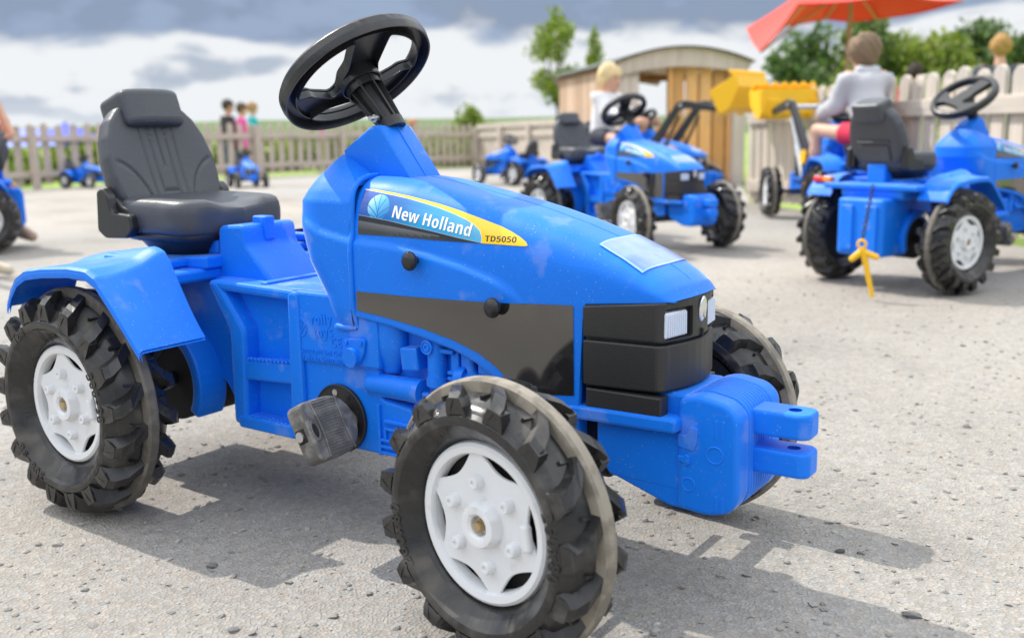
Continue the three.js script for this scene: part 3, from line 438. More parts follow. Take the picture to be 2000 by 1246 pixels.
  const topSlab = slab(0.281, 0.3185); { const p = topSlab.attributes.position; for (let i = 0; i < p.count; i++) if (p.getY(i) > 0.30) p.setY(i, p.getY(i) - 0.0042 + 0.0085 * Math.max(0, (p.getX(i) - 0.684) / 0.09)); topSlab.computeVertexNormals(); }
  { const ev = new Evaluator(); ev.attributes = ['position', 'normal']; let b = new Brush(prep(topSlab)); b.updateMatrixWorld();
    for (const s of [1, -1]) { const c = new Brush(prep(at(rbox(0.05, 0.0315, 0.041, 0.003), 0.787, 0.2995, s * 0.0395, 0, -s * 0.17, 0))); c.updateMatrixWorld(); b = ev.evaluate(b, c, SUBTRACTION); }
    gr.push(b.geometry); }
  gr.push(extr([[0.684, 0.205], [0.684, 0.2265], [0.772, 0.2265], [0.772, 0.205]], 0.05, 0.0665, 0.002), extr([[0.684, 0.205], [0.684, 0.2265], [0.772, 0.2265], [0.772, 0.205]], -0.0665, -0.05, 0.002));
  const G = mesh('grille', gr, M.grille, T);
  for (const s of [1, -1]) { const l = [at(rbox(0.012, 0.0265, 0.035, 0.002), 0.7700, 0.2985, s * 0.0405, 0, -s * 0.17, -0.05)]; for (let k = 0; k < 9; k++) l.push(at(rbox(0.0025, 0.024, 0.0026, 0.001, 1), 0.7763 - 0, 0.2983, s * (0.0265 + k * 0.0035), 0, -s * 0.17, 0).translate(-(k - 4) * 0.0006, 0, 0)); mesh('headlight', l, M.lamp, G); }
  { const e = [at(new THREE.SphereGeometry(1, 28, 18).scale(0.0032, 0.0135, 0.0078), 0.7850, 0.3085, 0, 0, 0, -0.10)];
    for (const a of [-0.55, -0.28, 0, 0.28, 0.55]) e.push(rod([0.7878, 0.300, 0], [0.7872, 0.300 + 0.0145 * Math.cos(a), 0.0145 * Math.sin(a) * 0.7], 0.0008, 0.0006, 6));
    mesh('emblem', e, M.chrome, G); }
  mesh('key_slot', [at(rbox(0.003, 0.008, 0.004, 0.001), 0.7852, 0.2845, 0)], M.darkHole, G);
  // ---- front frame, weight and tow fork
  mesh('front_frame', [
    extr(rounded([[0.60, 0.205], [0.79, 0.2075], [0.79, 0.193], [0.60, 0.190]], 0.005), -0.0705, 0.0705, 0.003),
    extr(rounded([[0.70, 0.226], [0.776, 0.2285], [0.792, 0.2285], [0.792, 0.196], [0.70, 0.196]], 0.005), -0.048, 0.048, 0.003),
    extr(rounded([[0.69, 0.198], [0.788, 0.200], [0.788, 0.128], [0.707, 0.130], [0.69, 0.15]], 0.005), -0.054, 0.054, 0.003),
    extr(rounded([[0.70, 0.165], [0.79, 0.165], [0.826, 0.118], [0.80, 0.109], [0.775, 0.110], [0.703, 0.133]], 0.005), -0.0535, 0.0535, 0.003)], B, T);
  const wp = rounded([[0.786, 0.111], [0.786, 0.226], [0.806, 0.2325], [0.838, 0.2268], [0.8500, 0.2145], [0.8515, 0.131], [0.843, 0.1155], [0.82, 0.1085]], [0.007, 0.007, 0.01, 0.010, 0.010, 0.012, 0.010, 0.01], 5);
  const cxw = 0.82, cyw = 0.168, shr = (k) => wp.map((p) => [cxw + (p[0] - cxw) * k, cyw + (p[1] - cyw) * k]);
  const wt = [extr(wp, 0.030, 0.0575, 0.005, null, 3), extr(wp, -0.0575, -0.030, 0.005, null, 3), extr(shr(0.965), -0.035, 0.035, 0)];
  for (let k = 0; k < 9; k++) { const z = -0.0285 + k * 0.0064; wt.push(extr(wp, z, z + 0.0056, 0.0014, null, 1)); }
  for (const s of [1, -1]) { const Z = s * 0.0573; wt.push(at(new THREE.TorusGeometry(0.0085, 0.0011, 6, 32), 0.8265, 0.174, Z), at(new THREE.TorusGeometry(0.0068, 0.0010, 6, 28), 0.7985, 0.139, Z), boxAt(0.826, 0.829, 0.190, 0.210, Z - 0.001, Z + 0.001, 0.0008), boxAt(0.833, 0.836, 0.190, 0.210, Z - 0.001, Z + 0.001, 0.0008), boxAt(0.827, 0.830, 0.116, 0.132, Z - 0.001, Z + 0.001, 0.0008), boxAt(0.834, 0.837, 0.116, 0.132, Z - 0.001, Z + 0.001, 0.0008)); const br = extr(rounded([[0.787, 0.191], [0.796, 0.191], [0.801, 0.2005], [0.809, 0.199], [0.808, 0.184], [0.804, 0.175], [0.787, 0.1775]], 0.002), 0, 0.003, 0.001); wt.push(at(br, 0, 0, s > 0 ? Z - 0.0008 : Z - 0.0022)); const b2 = extr(rounded([[0.787, 0.168], [0.793, 0.168], [0.796, 0.171], [0.8, 0.168], [0.8, 0.161], [0.796, 0.158], [0.793, 0.162], [0.787, 0.162]], 0.001), 0, 0.003, 0.001); wt.push(at(b2, 0, 0, s > 0 ? Z - 0.0008 : Z - 0.0022)); }
  const Wt = mesh('front_weight', wt, B, T);
  for (const [y0, y1] of [[0.1895, 0.2155], [0.1505, 0.1765]]) { // fork prongs, each with a pin hole
    const s = shapeOf(rounded([[0.846, -0.019], [0.846, 0.019], [0.899, 0.019], [0.9065, 0.012], [0.9065, -0.012], [0.899, -0.019]], 0.004)); const h = new THREE.Path(); h.absarc(0.886, 0, 0.0098, 0, 6.2832, true); s.holes.push(h);
    const g = new THREE.ExtrudeGeometry(s, { depth: y1 - y0 - 0.008, bevelEnabled: true, bevelThickness: 0.004, bevelSize: 0.003, bevelOffset: -0.003, bevelSegments: 3, curveSegments: 16 }); g.rotateX(-Math.PI / 2); g.translate(0, y0 + 0.004, 0); mesh('tow_fork', g, B, Wt);
  }
  // ---- axles
  mesh('axle', [at(cylz(0.011, 0.011, 0.40, 16), 0.682, 0.135, 0), at(cylz(0.010, 0.010, 0.42, 16), 0, 0.1515, 0), boxAt(0.655, 0.70, 0.12, 0.20, -0.04, 0.04, 0.006), at(rbox(0.03, 0.045, 0.02, 0.004), 0.682, 0.135, 0.165), at(rbox(0.03, 0.045, 0.02, 0.004), 0.682, 0.135, -0.165), rod([0.64, 0.12, 0.15], [0.64, 0.12, -0.15], 0.005)], M.black, T);
  // ---- fenders
  for (const s of [1, -1]) {
    const top = [[-0.111, 0.276], [-0.098, 0.298], [-0.082, 0.315], [-0.060, 0.3255], [-0.02, 0.331], [0.04, 0.3355], [0.078, 0.3345], [0.098, 0.326], [0.118, 0.306], [0.146, 0.277], [0.177, 0.243]];
    const P = (t) => { const k = t * (top.length - 1), i = Math.min(top.length - 2, Math.floor(k)), f = k - i; return [lerp(top[i][0], top[i + 1][0], f), lerp(top[i][1], top[i + 1][1], f)]; };
    const zo = 0.248, zi = 0.152, th = 0.0038;
    const sheet = (off) => grid(60, 22, (u, v) => { const [x, y] = P(u); const z = lerp(zi, zo, v); const crown = 0.010 * sm(0.35, 0, v) * sm(0.05, 0.4, u) * sm(1.0, 0.75, u) + 0.012 * Math.exp(-(((u - 0.68) / 0.16) ** 2)) * sm(0.8, 0.05, v); const edge = v > 0.94 ? -0.003 * ((v - 0.94) / 0.06) ** 2 : 0; return [x + off * 0.0 + crown * 0.5, y + crown + edge - off, s * z]; }, s < 0);
    const lipg = grid(60, 3, (u, v) => { const [x, y] = P(u); return [x - 0.0 * v, y - 0.003 - 0.011 * v, s * (zo - 0.0005 + 0.001 * Math.sin(v * 3.14))]; }, s > 0);
    const f = [sheet(0), sheet(th), lipg, grid(60, 1, (u, v) => { const [x, y] = P(u); return [x, y - 0.002 - 0.012 * v, s * (zo - 0.0035)]; }), at(rbox(0.05, 0.014, 0.03, 0.006), 0.03, 0.335, s * 0.160)];
    // bracket to the body
    f.push(boxAt(-0.02, 0.05, 0.315, 0.327, Math.min(s * 0.07, s * 0.165), Math.max(s * 0.07, s * 0.165), 0.004));
    mesh('fender', f, B, T);
  }
  // ---- seat
  const S = group('seat', T), rec = 0.34;
  const bw = (y) => interp(y, [-0.062, -0.052, -0.035, -0.01, 0.02, 0.05, 0.08, 0.105, 0.122, 0.132, 0.136], [0.030, 0.054, 0.075, 0.088, 0.0925, 0.091, 0.0845, 0.0735, 0.058, 0.036, 0.0]);
  const backOut = (t) => { // outline in (height, z)
    const a = t % (Math.PI * 2), c = Math.cos(a), hy = 0.037 + 0.0995 * Math.sign(c) * Math.abs(c) ** 0.9; return [hy - 0.037, bw(hy) * Math.sign(Math.sin(a)) ]; };
  const groove = (A, Bz) => { let g = 0; const y = A + 0.037; for (const k of [-2, -1, 0, 1, 2]) { const zc = k * 0.0135 * (1 + 0.5 * (y - 0.02)); g = Math.max(g, Math.exp(-(((Bz - zc) / 0.0014) ** 2)) * sm(-0.06, -0.03, y)); } for (const s of [1, -1]) { const dz = s * Bz, d = Math.hypot((dz - 0.092) / 0.058, (y + 0.045) / 0.088) - 1; if (dz > 0.03) g = Math.max(g, 1.3 * Math.exp(-((d * 0.06 / 0.0018) ** 2)) * sm(0.085, 0.075, dz)); } return -0.0019 * g; };
  const rings = []; for (const p of [[0.001, -0.038], [0.80, -0.038], [0.93, -0.036], [0.985, -0.029], [1, -0.02], [1, -0.010], [0.985, -0.004], [0.965, -0.0012], [0.94, 0]]) rings.push(p); for (let k = 1; k <= 60; k++) rings.push([0.94 * (1 - k / 60) + 0.0005, 0.0 - 0.0035 * sm(0.9, 0.2, 0.94 * (1 - k / 60))]);
  const bk = (() => { const N = 200, n = rings.length - 1; return grid(N, n, (u, v) => { const [s, h] = rings[Math.round(v * n)]; const t = u * Math.PI * 2; const c = Math.cos(t), sn = Math.sin(t); const hy = 0.0995 * c, b = bw(hy + 0.037) * (sn >= 0 ? 1 : -1); const A = hy * s, Bz = b * s; const d = h + (h > -0.01 && s < 0.93 ? groove(A, Bz) : 0); const y = A + 0.037; return [d + 0, y, Bz]; }); })();
  const toBack = (g) => at(g, -0.069, 0.42, 0, 0, 0, rec);
  const bkM = mesh('backrest', [toBack(bk), toBack(boxAt(-0.044, -0.034, -0.03, 0.02, -0.05, 0.05, 0.004)), toBack(boxAt(-0.046, -0.034, 0.03, 0.034, -0.055, 0.055, 0.002))], M.seat, S);
  mesh('headrest', [toBack(at(extr(rounded([[-0.052, -0.052], [-0.056, 0.0], [-0.052, 0.052], [0.010, 0.050], [0.0165, 0.03], [0.018, 0], [0.0165, -0.03], [0.010, -0.050]], 0.014, 5), 0, 0.056, 0.010, null, 4).rotateX(-Math.PI / 2), 0, 0.0925, 0))], M.seat, S);
  const cush = pillow((t) => { const [a, b] = superE(0.0865, 0.0965, 5)(t); return [a + 0.004 * Math.cos(b / 0.0965 * 3.14) * (a > 0 ? 1 : 0), b]; }, [[0.001, 0], [0.85, 0], [0.955, 0.002], [0.985, 0.008], [1, 0.016], [1.0, 0.030], [0.985, 0.039], [0.955, 0.0455], [0.90, 0.049], [0.82, 0.0505], [0.7, 0.050], [0.5, 0.048], [0.3, 0.046], [0.001, 0.045]], (A, Bz, v, s) => v > 0.4 ? -0.011 * sm(-0.02, 0.09, A) * Math.cos(Math.min(1, Math.abs(Bz) / 0.05) * Math.PI / 2) * sm(0.4, 0.6, v) + 0.004 * sm(-0.06, -0.09, A) : 0, 128);
  mesh('cushion', at(cush, -0.005, 0.3575, 0, 0, 0, -0.02), M.seat, S);
  mesh('seat_shell', [at(pillow(superE(0.078, 0.085, 3.5), [[0.001, -0.030], [0.70, -0.030], [0.78, -0.0275], [0.93, -0.010], [0.98, 0], [0.98, 0.006], [0.9, 0.008]], null, 72), -0.004, 0.357, 0), at(pillow(superE(0.083, 0.093, 4), [[0.9, -0.008], [0.97, -0.006], [1, 0], [0.99, 0.004], [0.9, 0.006]], null, 72), -0.005, 0.356, 0)], M.black, S);
  for (const s of [1, -1]) mesh('seat_hinge', [extr(rounded([[-0.105, 0.362], [-0.088, 0.3515], [-0.036, 0.3535], [-0.022, 0.366], [-0.026, 0.386], [-0.068, 0.389], [-0.074, 0.412], [-0.086, 0.423], [-0.100, 0.418]], 0.005), s > 0 ? 0.092 : -0.108, s > 0 ? 0.108 : -0.092, 0.003), extr(rounded([[-0.10, 0.36], [-0.02, 0.36], [-0.02, 0.388], [-0.06, 0.397], [-0.095, 0.425]], 0.005), s > 0 ? 0.08 : -0.096, s > 0 ? 0.096 : -0.08, 0.003)], M.black, S);
  // ---- steering wheel: hollow rim, three spokes, hub and ribbed column
  const SW = group('steering_wheel', T); SW.position.set(0.3125, 0.5655, 0); SW.rotation.z = 0.64; SW.updateMatrix();
  const spin = -25 * Math.PI / 180;                       // wheel turned a little; local y is the wheel's axis
  const rimg = revolve([[0.0835, 0.006], [0.0840, -0.006], [0.0852, -0.0065], [0.0862, 0.002], [0.0945, 0.002], [0.0985, -0.0105], [0.1005, -0.0108], [0.1022, -0.002], [0.1016, 0.006], [0.0975, 0.0108], [0.0915, 0.0120], [0.0860, 0.0105], [0.0835, 0.006]], 96, 0.7);
  const sh = new THREE.Shape(); sh.absarc(0, 0, 0.0860, 0, Math.PI * 2, false);
  const pol = (a, r) => [r * Math.cos(a * Math.PI / 180), r * Math.sin(a * Math.PI / 180)];
  const arc = (a0, a1, r, n = 10) => Array.from({ length: n + 1 }, (_, i) => pol(lerp(a0, a1, i / n), r));
  const openings = [[...arc(17, 96, 0.0828), pol(97, 0.066), pol(104, 0.060), pol(133, 0.041), pol(128, 0.029), pol(75, 0.0265), pol(38, 0.033)], [...arc(-17, -96, 0.0828), pol(-97, 0.066), pol(-104, 0.060), pol(-133, 0.041), pol(-128, 0.029), pol(-75, 0.0265), pol(-38, 0.033)], [...arc(138, 222, 0.0828), pol(215, 0.058), pol(180, 0.047), pol(145, 0.058)]].map((o) => rounded(o, 0.005, 3));
  for (const o of openings) sh.holes.push(new THREE.Path(o.map((p) => new THREE.Vector2(...p))));
  const plate = new THREE.ExtrudeGeometry(sh, { depth: 0.004, bevelEnabled: true, bevelThickness: 0.0012, bevelSize: 0.001, bevelOffset: -0.001, bevelSegments: 2, curveSegments: 48 }); plate.translate(0, 0, 0.001);
  const walls = openings.map((o) => { const g = grid(o.length, 1, (u, v) => { const p = o[Math.round(u * o.length) % o.length]; return [p[0], p[1], lerp(0.003, -0.009, v)]; }); return g; });
  const wallsOut = openings.map((o) => { const c = o.reduce((a, p) => [a[0] + p[0] / o.length, a[1] + p[1] / o.length], [0, 0]); return grid(o.length, 1, (u, v) => { const p = o[Math.round(u * o.length) % o.length], L = Math.hypot(p[0] - c[0], p[1] - c[1]); const k = 1 + 0.0016 / L; return [c[0] + (p[0] - c[0]) * k, c[1] + (p[1] - c[1]) * k, lerp(0.003, -0.009, v)]; }); });
  const lips = openings.map((o) => tube(o.map((p) => [p[0], p[1], -0.0088]), 0.0010, o.length * 2, 6, true));
  // in that frame +z is up the axis: turn so that local +x stays forward and +y becomes -z
  const toW = (g) => { g.rotateZ(spin); g.rotateX(-Math.PI / 2); return g; };
  const hubG = [revolve([[0.0001, 0.005], [0.024, 0.005], [0.0265, 0.002], [0.0270, -0.018], [0.0255, -0.0185], [0.0245, -0.006]], 48, 0.6), revolve([[0.0205, -0.004], [0.0215, -0.028], [0.0235, -0.0285], [0.0232, -0.012]], 40, 0.6)];
  mesh('wheel_rim', toW(rimg), M.black, SW);
  mesh('spoke_plate', [plate, ...walls, ...wallsOut, ...lips].map(prep).map(toW), M.black, SW);
  mesh('hub', hubG.map(toW), M.black, SW);
  { // column: tapering fan with ribs, from hub down to the dashboard
    const c = []; const bot = [0.3695, 0.502, 0], inv = new THREE.Matrix4().makeRotationZ(-0.64).multiply(new THREE.Matrix4().makeTranslation(-0.3125, -0.5655, 0));
    const topC = V3(0.3125, 0.5655, 0).add(V3(-Math.sin(0.64), Math.cos(0.64), 0).multiplyScalar(-0.014)), bC = V3(...bot); const dir = bC.clone().sub(topC);
    c.push(rod([topC.x, topC.y, topC.z], bot, 0.0165, 0.0125, 24));
    for (let k = 0; k < 8; k++) { const a = k / 8 * Math.PI * 2 + 0.3, e1 = V3(Math.cos(0.64), Math.sin(0.64), 0), e2 = V3(0, 0, 1); const o = (r) => e1.clone().multiplyScalar(r * Math.cos(a)).add(e2.clone().multiplyScalar(r * Math.sin(a))); const n = e1.clone().multiplyScalar(-Math.sin(a)).add(e2.clone().multiplyScalar(Math.cos(a))).multiplyScalar(0.0011);
      const q = [topC.clone().addScaledVector(dir, 0.0), topC.clone().add(o(0.0245)), bC.clone().add(o(0.0155)), bC.clone()]; c.push(hexa([q.map((p) => p.clone().add(n).toArray()), q.map((p) => p.clone().sub(n).toArray())])); }
    c.push(rod([0.372, 0.497, 0], [0.3665, 0.508, 0], 0.0165, 0.0155, 24));
    mesh('steering_column', c.map((g) => { const q = prep(g); q.applyMatrix4(inv); return q; }), M.black, SW);
    const b = [at(cylz(0.0052, 0.0052, 0.007, 6), 0.3605, 0.5095, 0.0185), at(cylz(0.003, 0.003, 0.012, 12), 0.3605, 0.5095, 0.0235)].map((g) => { const q = prep(g); q.applyMatrix4(inv); return q; });
    mesh('clamp_bolt', b, M.zinc, SW);
  }
  // ---- crank discs and pedals
  for (const s of [1, -1]) {
    const cx = 0.335, cy = 0.143;
    const D = mesh('crank_disc', [at(cylz(0.043, 0.043, 0.004, 56), cx, cy, s * 0.0785), at(new THREE.TorusGeometry(0.042, 0.0014, 6, 56), cx, cy, s * 0.0803)], M.black, T);
    const holes = [], scr = []; for (let k = 0; k < 9; k++) { const a = 0.35 + k / 9 * Math.PI * 2; (k === 2 ? scr : holes).push(at(cylz(k === 2 ? 0.0042 : 0.0026, k === 2 ? 0.0042 : 0.0026, 0.002, 14), cx + 0.033 * Math.cos(a), cy + 0.033 * Math.sin(a), s * 0.0806)); }
    mesh('disc_hole', holes, M.darkHole, D); mesh('screw', scr, M.zinc, D);
    const ph = s > 0 ? 0 : Math.PI, px = cx + 0.021 * Math.cos(ph), py = cy + 0.002 + 0.004 * Math.sin(ph), PG = group('pedal', T); PG.position.set(px, py, s * 0.128); PG.rotation.z = s > 0 ? -1.08 : 1.6; // local x along the tread, local y out of the tread
    const arcP = Array.from({ length: 13 }, (_, i) => { const a = Math.PI * i / 12; return [0.037 * Math.cos(a), 0.010 + 0.034 * Math.sin(a)]; });
    const planP = [...rounded([[-0.037, -0.034], [0.037, -0.034], [0.037, 0.009], [-0.037, 0.009]], [0.010, 0.010, 0, 0]).filter((q) => q[1] < 0.0085), ...arcP].map(([x, z]) => [x, s * z]); if (s < 0) planP.reverse();
    const slabP = extr(planP, -0.016, 0.0125, 0.0045, null, 3); slabP.rotateX(-Math.PI / 2);   // shape y becomes -z: the round end lies against the crank
    const body = [slabP, at(cylz(0.012, 0.012, 0.03, 20), 0, -0.003, -s * 0.040), at(new THREE.TorusGeometry(0.0065, 0.0016, 8, 24).rotateX(Math.PI / 2).scale(1.7, 1, 0.8), 0, 0.0125, s * 0.0245), tube([[-0.034, 0.0122, s * 0.0175], [-0.015, 0.0135, s * 0.0155], [0.015, 0.0135, s * 0.0155], [0.034, 0.0122, s * 0.0175]], 0.0016, 20, 8), tube([[-0.034, 0.0122, -s * 0.024], [-0.012, 0.0132, -s * 0.021], [0.012, 0.0132, -s * 0.021], [0.034, 0.0122, -s * 0.024]], 0.0014, 20, 8)];
    for (let i = 0; i < 19; i++) for (let j = 0; j < 11; j++) { const g = new THREE.CylinderGeometry(0.0005, 0.0016, 0.0017, 4).rotateY(Math.PI / 4); g.translate(-0.0315 + i * 0.0035, 0.0131, s * (-0.0185 + j * 0.0032)); body.push(g); }
    mesh('slot', at(cylz(0.0055, 0.0055, 0.001, 20).rotateX(Math.PI / 2).scale(1.7, 1, 0.8), 0, 0.0124, s * 0.0245), M.darkHole, PG);
    mesh('slot', at(rbox(0.018, 0.016, 0.004, 0.002), 0, -0.003, s * 0.0335), M.darkHole, PG);
    mesh('pedal_block', body, M.pedal, PG);
    mesh('pedal_pin', [at(cylz(0.0062, 0.0062, 0.012, 20), 0, -0.003, s * 0.032)], M.zinc, PG);
  }
  // ---- wheels
  const rear = makeWheel(0.1515, 0.049, 0.113, 17, [['308-98', 2.75, 0.0125], ['308-98', -1.05, 0.0125], ['12M', 0.72, 0.0115]], 0.1), front = makeWheel(0.1352, 0.0405, 0.1065, 15, [['260x80', 2.15, 0.0125], ['260x80', -1.2, 0.0125]], 0.05);
  rear.worn = true; const steer = -7 * Math.PI / 180;
  wheelGroup(rear, T, 0, 0.1515, 0.217, 0, 1); wheelGroup(rear, T, 0, 0.1515, -0.217, 0, -1).rotation.z = 0.12;
  wheelGroup(front, T, 0.682, 0.1352, 0.225, steer, 1); wheelGroup(front, T, 0.682, 0.1352, -0.225, steer, -1).rotation.z = 0.2;
  return T;
}
const hero = makeTractor();
hero.userData.label = 'large blue pedal tractor in the foreground with black seat and white wheel rims';
hero.userData.group = 'blue pedal tractors';

// ---------------------------------------------------------------- ground
const gh = (x, z) => { const d = Math.hypot(x - CAM.x, z - CAM.z); let h = -0.012 * Math.max(0, Math.min(d, 60) - 5); h -= 0.62 * sm(-10.6, -13.0, x) * sm(-22, -16, z) ; h -= 0.55 * sm(17, 30, d); return h; };
function polyDist(c, s, poly) { let best = 60; for (let i = 0; i < poly.length; i++) { const a = poly[i], b = poly[(i + 1) % poly.length], ex = b[0] - a[0], ez = b[1] - a[1], den = c * ez - s * ex; if (Math.abs(den) < 1e-9) continue; const ax = a[0] - CAM.x, az = a[1] - CAM.z, t = (ax * ez - az * ex) / den, q = (ax * s - az * c) / den; if (t > 0 && q >= 0 && q <= 1) best = Math.min(best, t); } return best; }
{
  const yard = [[-10.7, 9], [-10.45, -5], [-9.75, -13.7], [-6.6, -11.8], [-5.2, -11.2], [-2.2, -9.9], [-1.55, -5.75], [1.55, -2.4], [9, 3], [9, 12], [0, 14]];
  const NA = 480, NR = 150, pos = [], uv = [], col = [], idx = [];
  for (let i = 0; i <= NA; i++) { const a = i / NA * Math.PI * 2, c = Math.cos(a), sn = Math.sin(a), L = polyDist(c, sn, yard); for (let j = 0; j <= NR; j++) { const r = Math.min(L, 62 * Math.pow(j / NR, 2.6)), x = CAM.x + r * c, z = CAM.z + r * sn; pos.push(x, gh(x, z), z); uv.push(x, z); const f = (0.84 + 0.22 * fbm(x * 0.9 + 40, z * 0.9 + 40, 201, 4) + 0.14 * sm(0.35, 0.65, fbm(x * 0.55 + z * 0.9 + 70, (z * 0.55 - x * 0.9) * 0.22 + 70, 207, 4))) * (1 - 0.16 * sm(0.60, 0.72, fbm(x * 3.1 + 20, z * 3.1 + 20, 211, 4))), wz = (fbm(x * 0.5, z * 0.5 + 9, 222, 3) - 0.5) * 0.10; col.push(f * (1 + wz), f, f * (1 - wz)); } }
  for (let i = 0; i < NA; i++) for (let j = 0; j < NR; j++) { const a = i * (NR + 1) + j, b = a + 1, c = a + NR + 1, d = c + 1; idx.push(a, b, c, b, d, c); }
  const g = new THREE.BufferGeometry(); g.setAttribute('position', new THREE.Float32BufferAttribute(pos, 3)); g.setAttribute('uv', new THREE.Float32BufferAttribute(uv, 2)); g.setAttribute('color', new THREE.Float32BufferAttribute(col, 3)); g.setIndex(idx); g.computeVertexNormals();
  // pressed stone chips, about 7 mm
  const N = 2048, C = 288, hmap = new Uint8Array(N * N * 4), cmap = new Uint8Array(N * N * 4), jx = new Float32Array(C * C), jy = new Float32Array(C * C), jh = new Float32Array(C * C), ja = new Float32Array(C * C);
  const R = rng(77); for (let i = 0; i < C * C; i++) { jx[i] = R(); jy[i] = R(); jh[i] = R(); ja[i] = R(); }
  for (let j = 0; j < N; j++) for (let i = 0; i < N; i++) {
    const u = i / N * C, v = j / N * C, cu = Math.floor(u), cv = Math.floor(v); let f1 = 9, f2 = 9, id = 0;
    for (let b = -1; b <= 1; b++) for (let a = -1; a <= 1; a++) { const xi = (cu + a + C) % C, yi = (cv + b + C) % C, o = yi * C + xi, an = ja[o] * 3.1416, dx = cu + a + jx[o] - u, dy = cv + b + jy[o] - v, p = dx * Math.cos(an) + dy * Math.sin(an), q = -dx * Math.sin(an) + dy * Math.cos(an), d = Math.sqrt(p * p * 0.7 + q * q * 1.5) * (1.25 - 0.5 * jh[o]); if (d < f1) { f2 = f1; f1 = d; id = o; } else if (d < f2) f2 = d; }
    const edge = Math.min(1, (f2 - f1) * 2.6), n = fbm(i / N * 90, j / N * 90, 61, 3, 90), big = fbm(i / N * 5, j / N * 5, 63, 4, 5);
    const h = edge * (0.35 + 0.5 * ja[(id * 7) % (C * C)]) * (0.8 + 0.4 * n), o = (j * N + i) * 4; hmap[o] = hmap[o + 1] = hmap[o + 2] = 255 * Math.min(1, h); hmap[o + 3] = 255;
    const s = jh[(id * 13) % (C * C)], k = (0.78 + 0.22 * Math.sqrt(edge)) * (0.87 + 0.26 * s) * (0.88 + 0.24 * n) * (0.9 + 0.2 * big), warm = (ja[(id * 5) % (C * C)] - 0.5) * 0.09;  // crevice shade between the chips is put into the colour
    const L = lin(0.336 * k * (1 + warm), 0.312 * k, 0.280 * k * (1 - warm)); for (let q = 0; q < 3; q++) cmap[o + q] = 255 * Math.min(1, L[q]); cmap[o + 3] = 255;
  }
  const mk = (d, srgb) => { const t = new THREE.DataTexture(d, N, N, THREE.RGBAFormat); t.wrapS = t.wrapT = THREE.RepeatWrapping; t.magFilter = THREE.LinearFilter; t.minFilter = THREE.LinearMipmapLinearFilter; t.generateMipmaps = true; t.repeat.set(1 / 1.55, 1 / 1.55); if (srgb) t.colorSpace = THREE.SRGBColorSpace; t.needsUpdate = true; return t; };
  M.ground = std({ map: mk(cmap, true), bumpMap: mk(hmap), bumpScale: 0.0016, roughness: 0.95, vertexColors: true });
  const m = new THREE.Mesh(g, M.ground); m.name = 'ground'; m.userData.kind = 'structure'; m.receiveShadow = true; scene.add(m);
}
{ // grassland beyond the fences, out to the horizon, with low hills
  const NA = 200, NR = 60, mkRing = (r0, r1, fn, p) => { const pos = [], col = [], uv = [], idx = []; for (let i = 0; i <= NA; i++) for (let j = 0; j <= NR; j++) { const a = i / NA * Math.PI * 2, r = r0 * Math.pow(r1 / r0, j / NR), x = CAM.x + r * Math.cos(a), z = CAM.z + r * Math.sin(a); pos.push(x, fn(x, z, r, a), z); uv.push(x, z); const f = 0.75 + 0.5 * fbm(x * 0.35 + 99, z * 0.35 + 99, 301, 4); col.push(f * (0.9 + 0.3 * fbm(x * 0.1 + 50, z * 0.1 + 50, 7, 2)), f, f); } for (let i = 0; i < NA; i++) for (let j = 0; j < NR; j++) { const a = i * (NR + 1) + j, b = a + 1, c = a + NR + 1, d = c + 1; idx.push(a, b, c, b, d, c); } const g = new THREE.BufferGeometry(); g.setAttribute('position', new THREE.Float32BufferAttribute(pos, 3)); g.setAttribute('uv', new THREE.Float32BufferAttribute(uv, 2)); g.setAttribute('color', new THREE.Float32BufferAttribute(col, 3)); g.setIndex(idx); g.computeVertexNormals(); return g; };
  M.grass = std({ color: new THREE.Color().setRGB(0.20, 0.30, 0.05), roughness: 1, vertexColors: true });
  const gm = new THREE.Mesh(mkRing(2.2, 1200, (x, z) => gh(x, z) - 0.05), M.grass); gm.name = 'grass_field'; gm.userData.kind = 'structure'; gm.receiveShadow = true; scene.add(gm);
  M.hill = std({ color: new THREE.Color().setRGB(0.085, 0.14, 0.04), roughness: 1, vertexColors: true });
  const hm = new THREE.Mesh(mkRing(150, 700, (x, z, r, a) => -3 + sm(150, 330, r) * sm(700, 400, r) * (3.0 + 5.5 * fbm(Math.cos(a) * 3 + 9, Math.sin(a) * 3 + 9, 401, 4))), M.hill); hm.name = 'hills'; hm.userData.kind = 'structure'; scene.add(hm);
}

// ---------------------------------------------------------------- wood
function woodTex(seed, a, b, wear) { return dataTex(512, (u, v) => { const g = fbm(u * 34, v * 2.2, seed, 5, 0) * 0.6 + fbm(u * 120, v * 5, seed + 4, 3) * 0.4, w = sm(0.4, 0.75, fbm(u * 5, v * 5, seed + 9, 4)) * wear, k = 0.72 + 0.56 * g; return lin(lerp(a[0], b[0], w) * k, lerp(a[1], b[1], w) * k, lerp(a[2], b[2], w) * k); }, true); }
const wb = dataTex(256, gray((u, v) => fbm(u * 60, v * 3, 71, 4)));
M.fencePale = std({ map: woodTex(500, [0.58, 0.51, 0.435], [0.45, 0.405, 0.36], 0.8), bumpMap: wb, bumpScale: 0.001, roughness: 0.85 });
M.fenceGrey = std({ map: woodTex(520, [0.50, 0.425, 0.365], [0.38, 0.34, 0.305], 0.8), bumpMap: wb, bumpScale: 0.001, roughness: 0.9 });
M.plank = std({ map: woodTex(540, [0.68, 0.47, 0.31], [0.55, 0.43, 0.34], 0.9), bumpMap: wb, bumpScale: 0.001, roughness: 0.8 });
M.plankIn = std({ map: woodTex(560, [0.84, 0.44, 0.16], [0.70, 0.41, 0.20], 0.7), bumpMap: wb, bumpScale: 0.001, roughness: 0.7 });
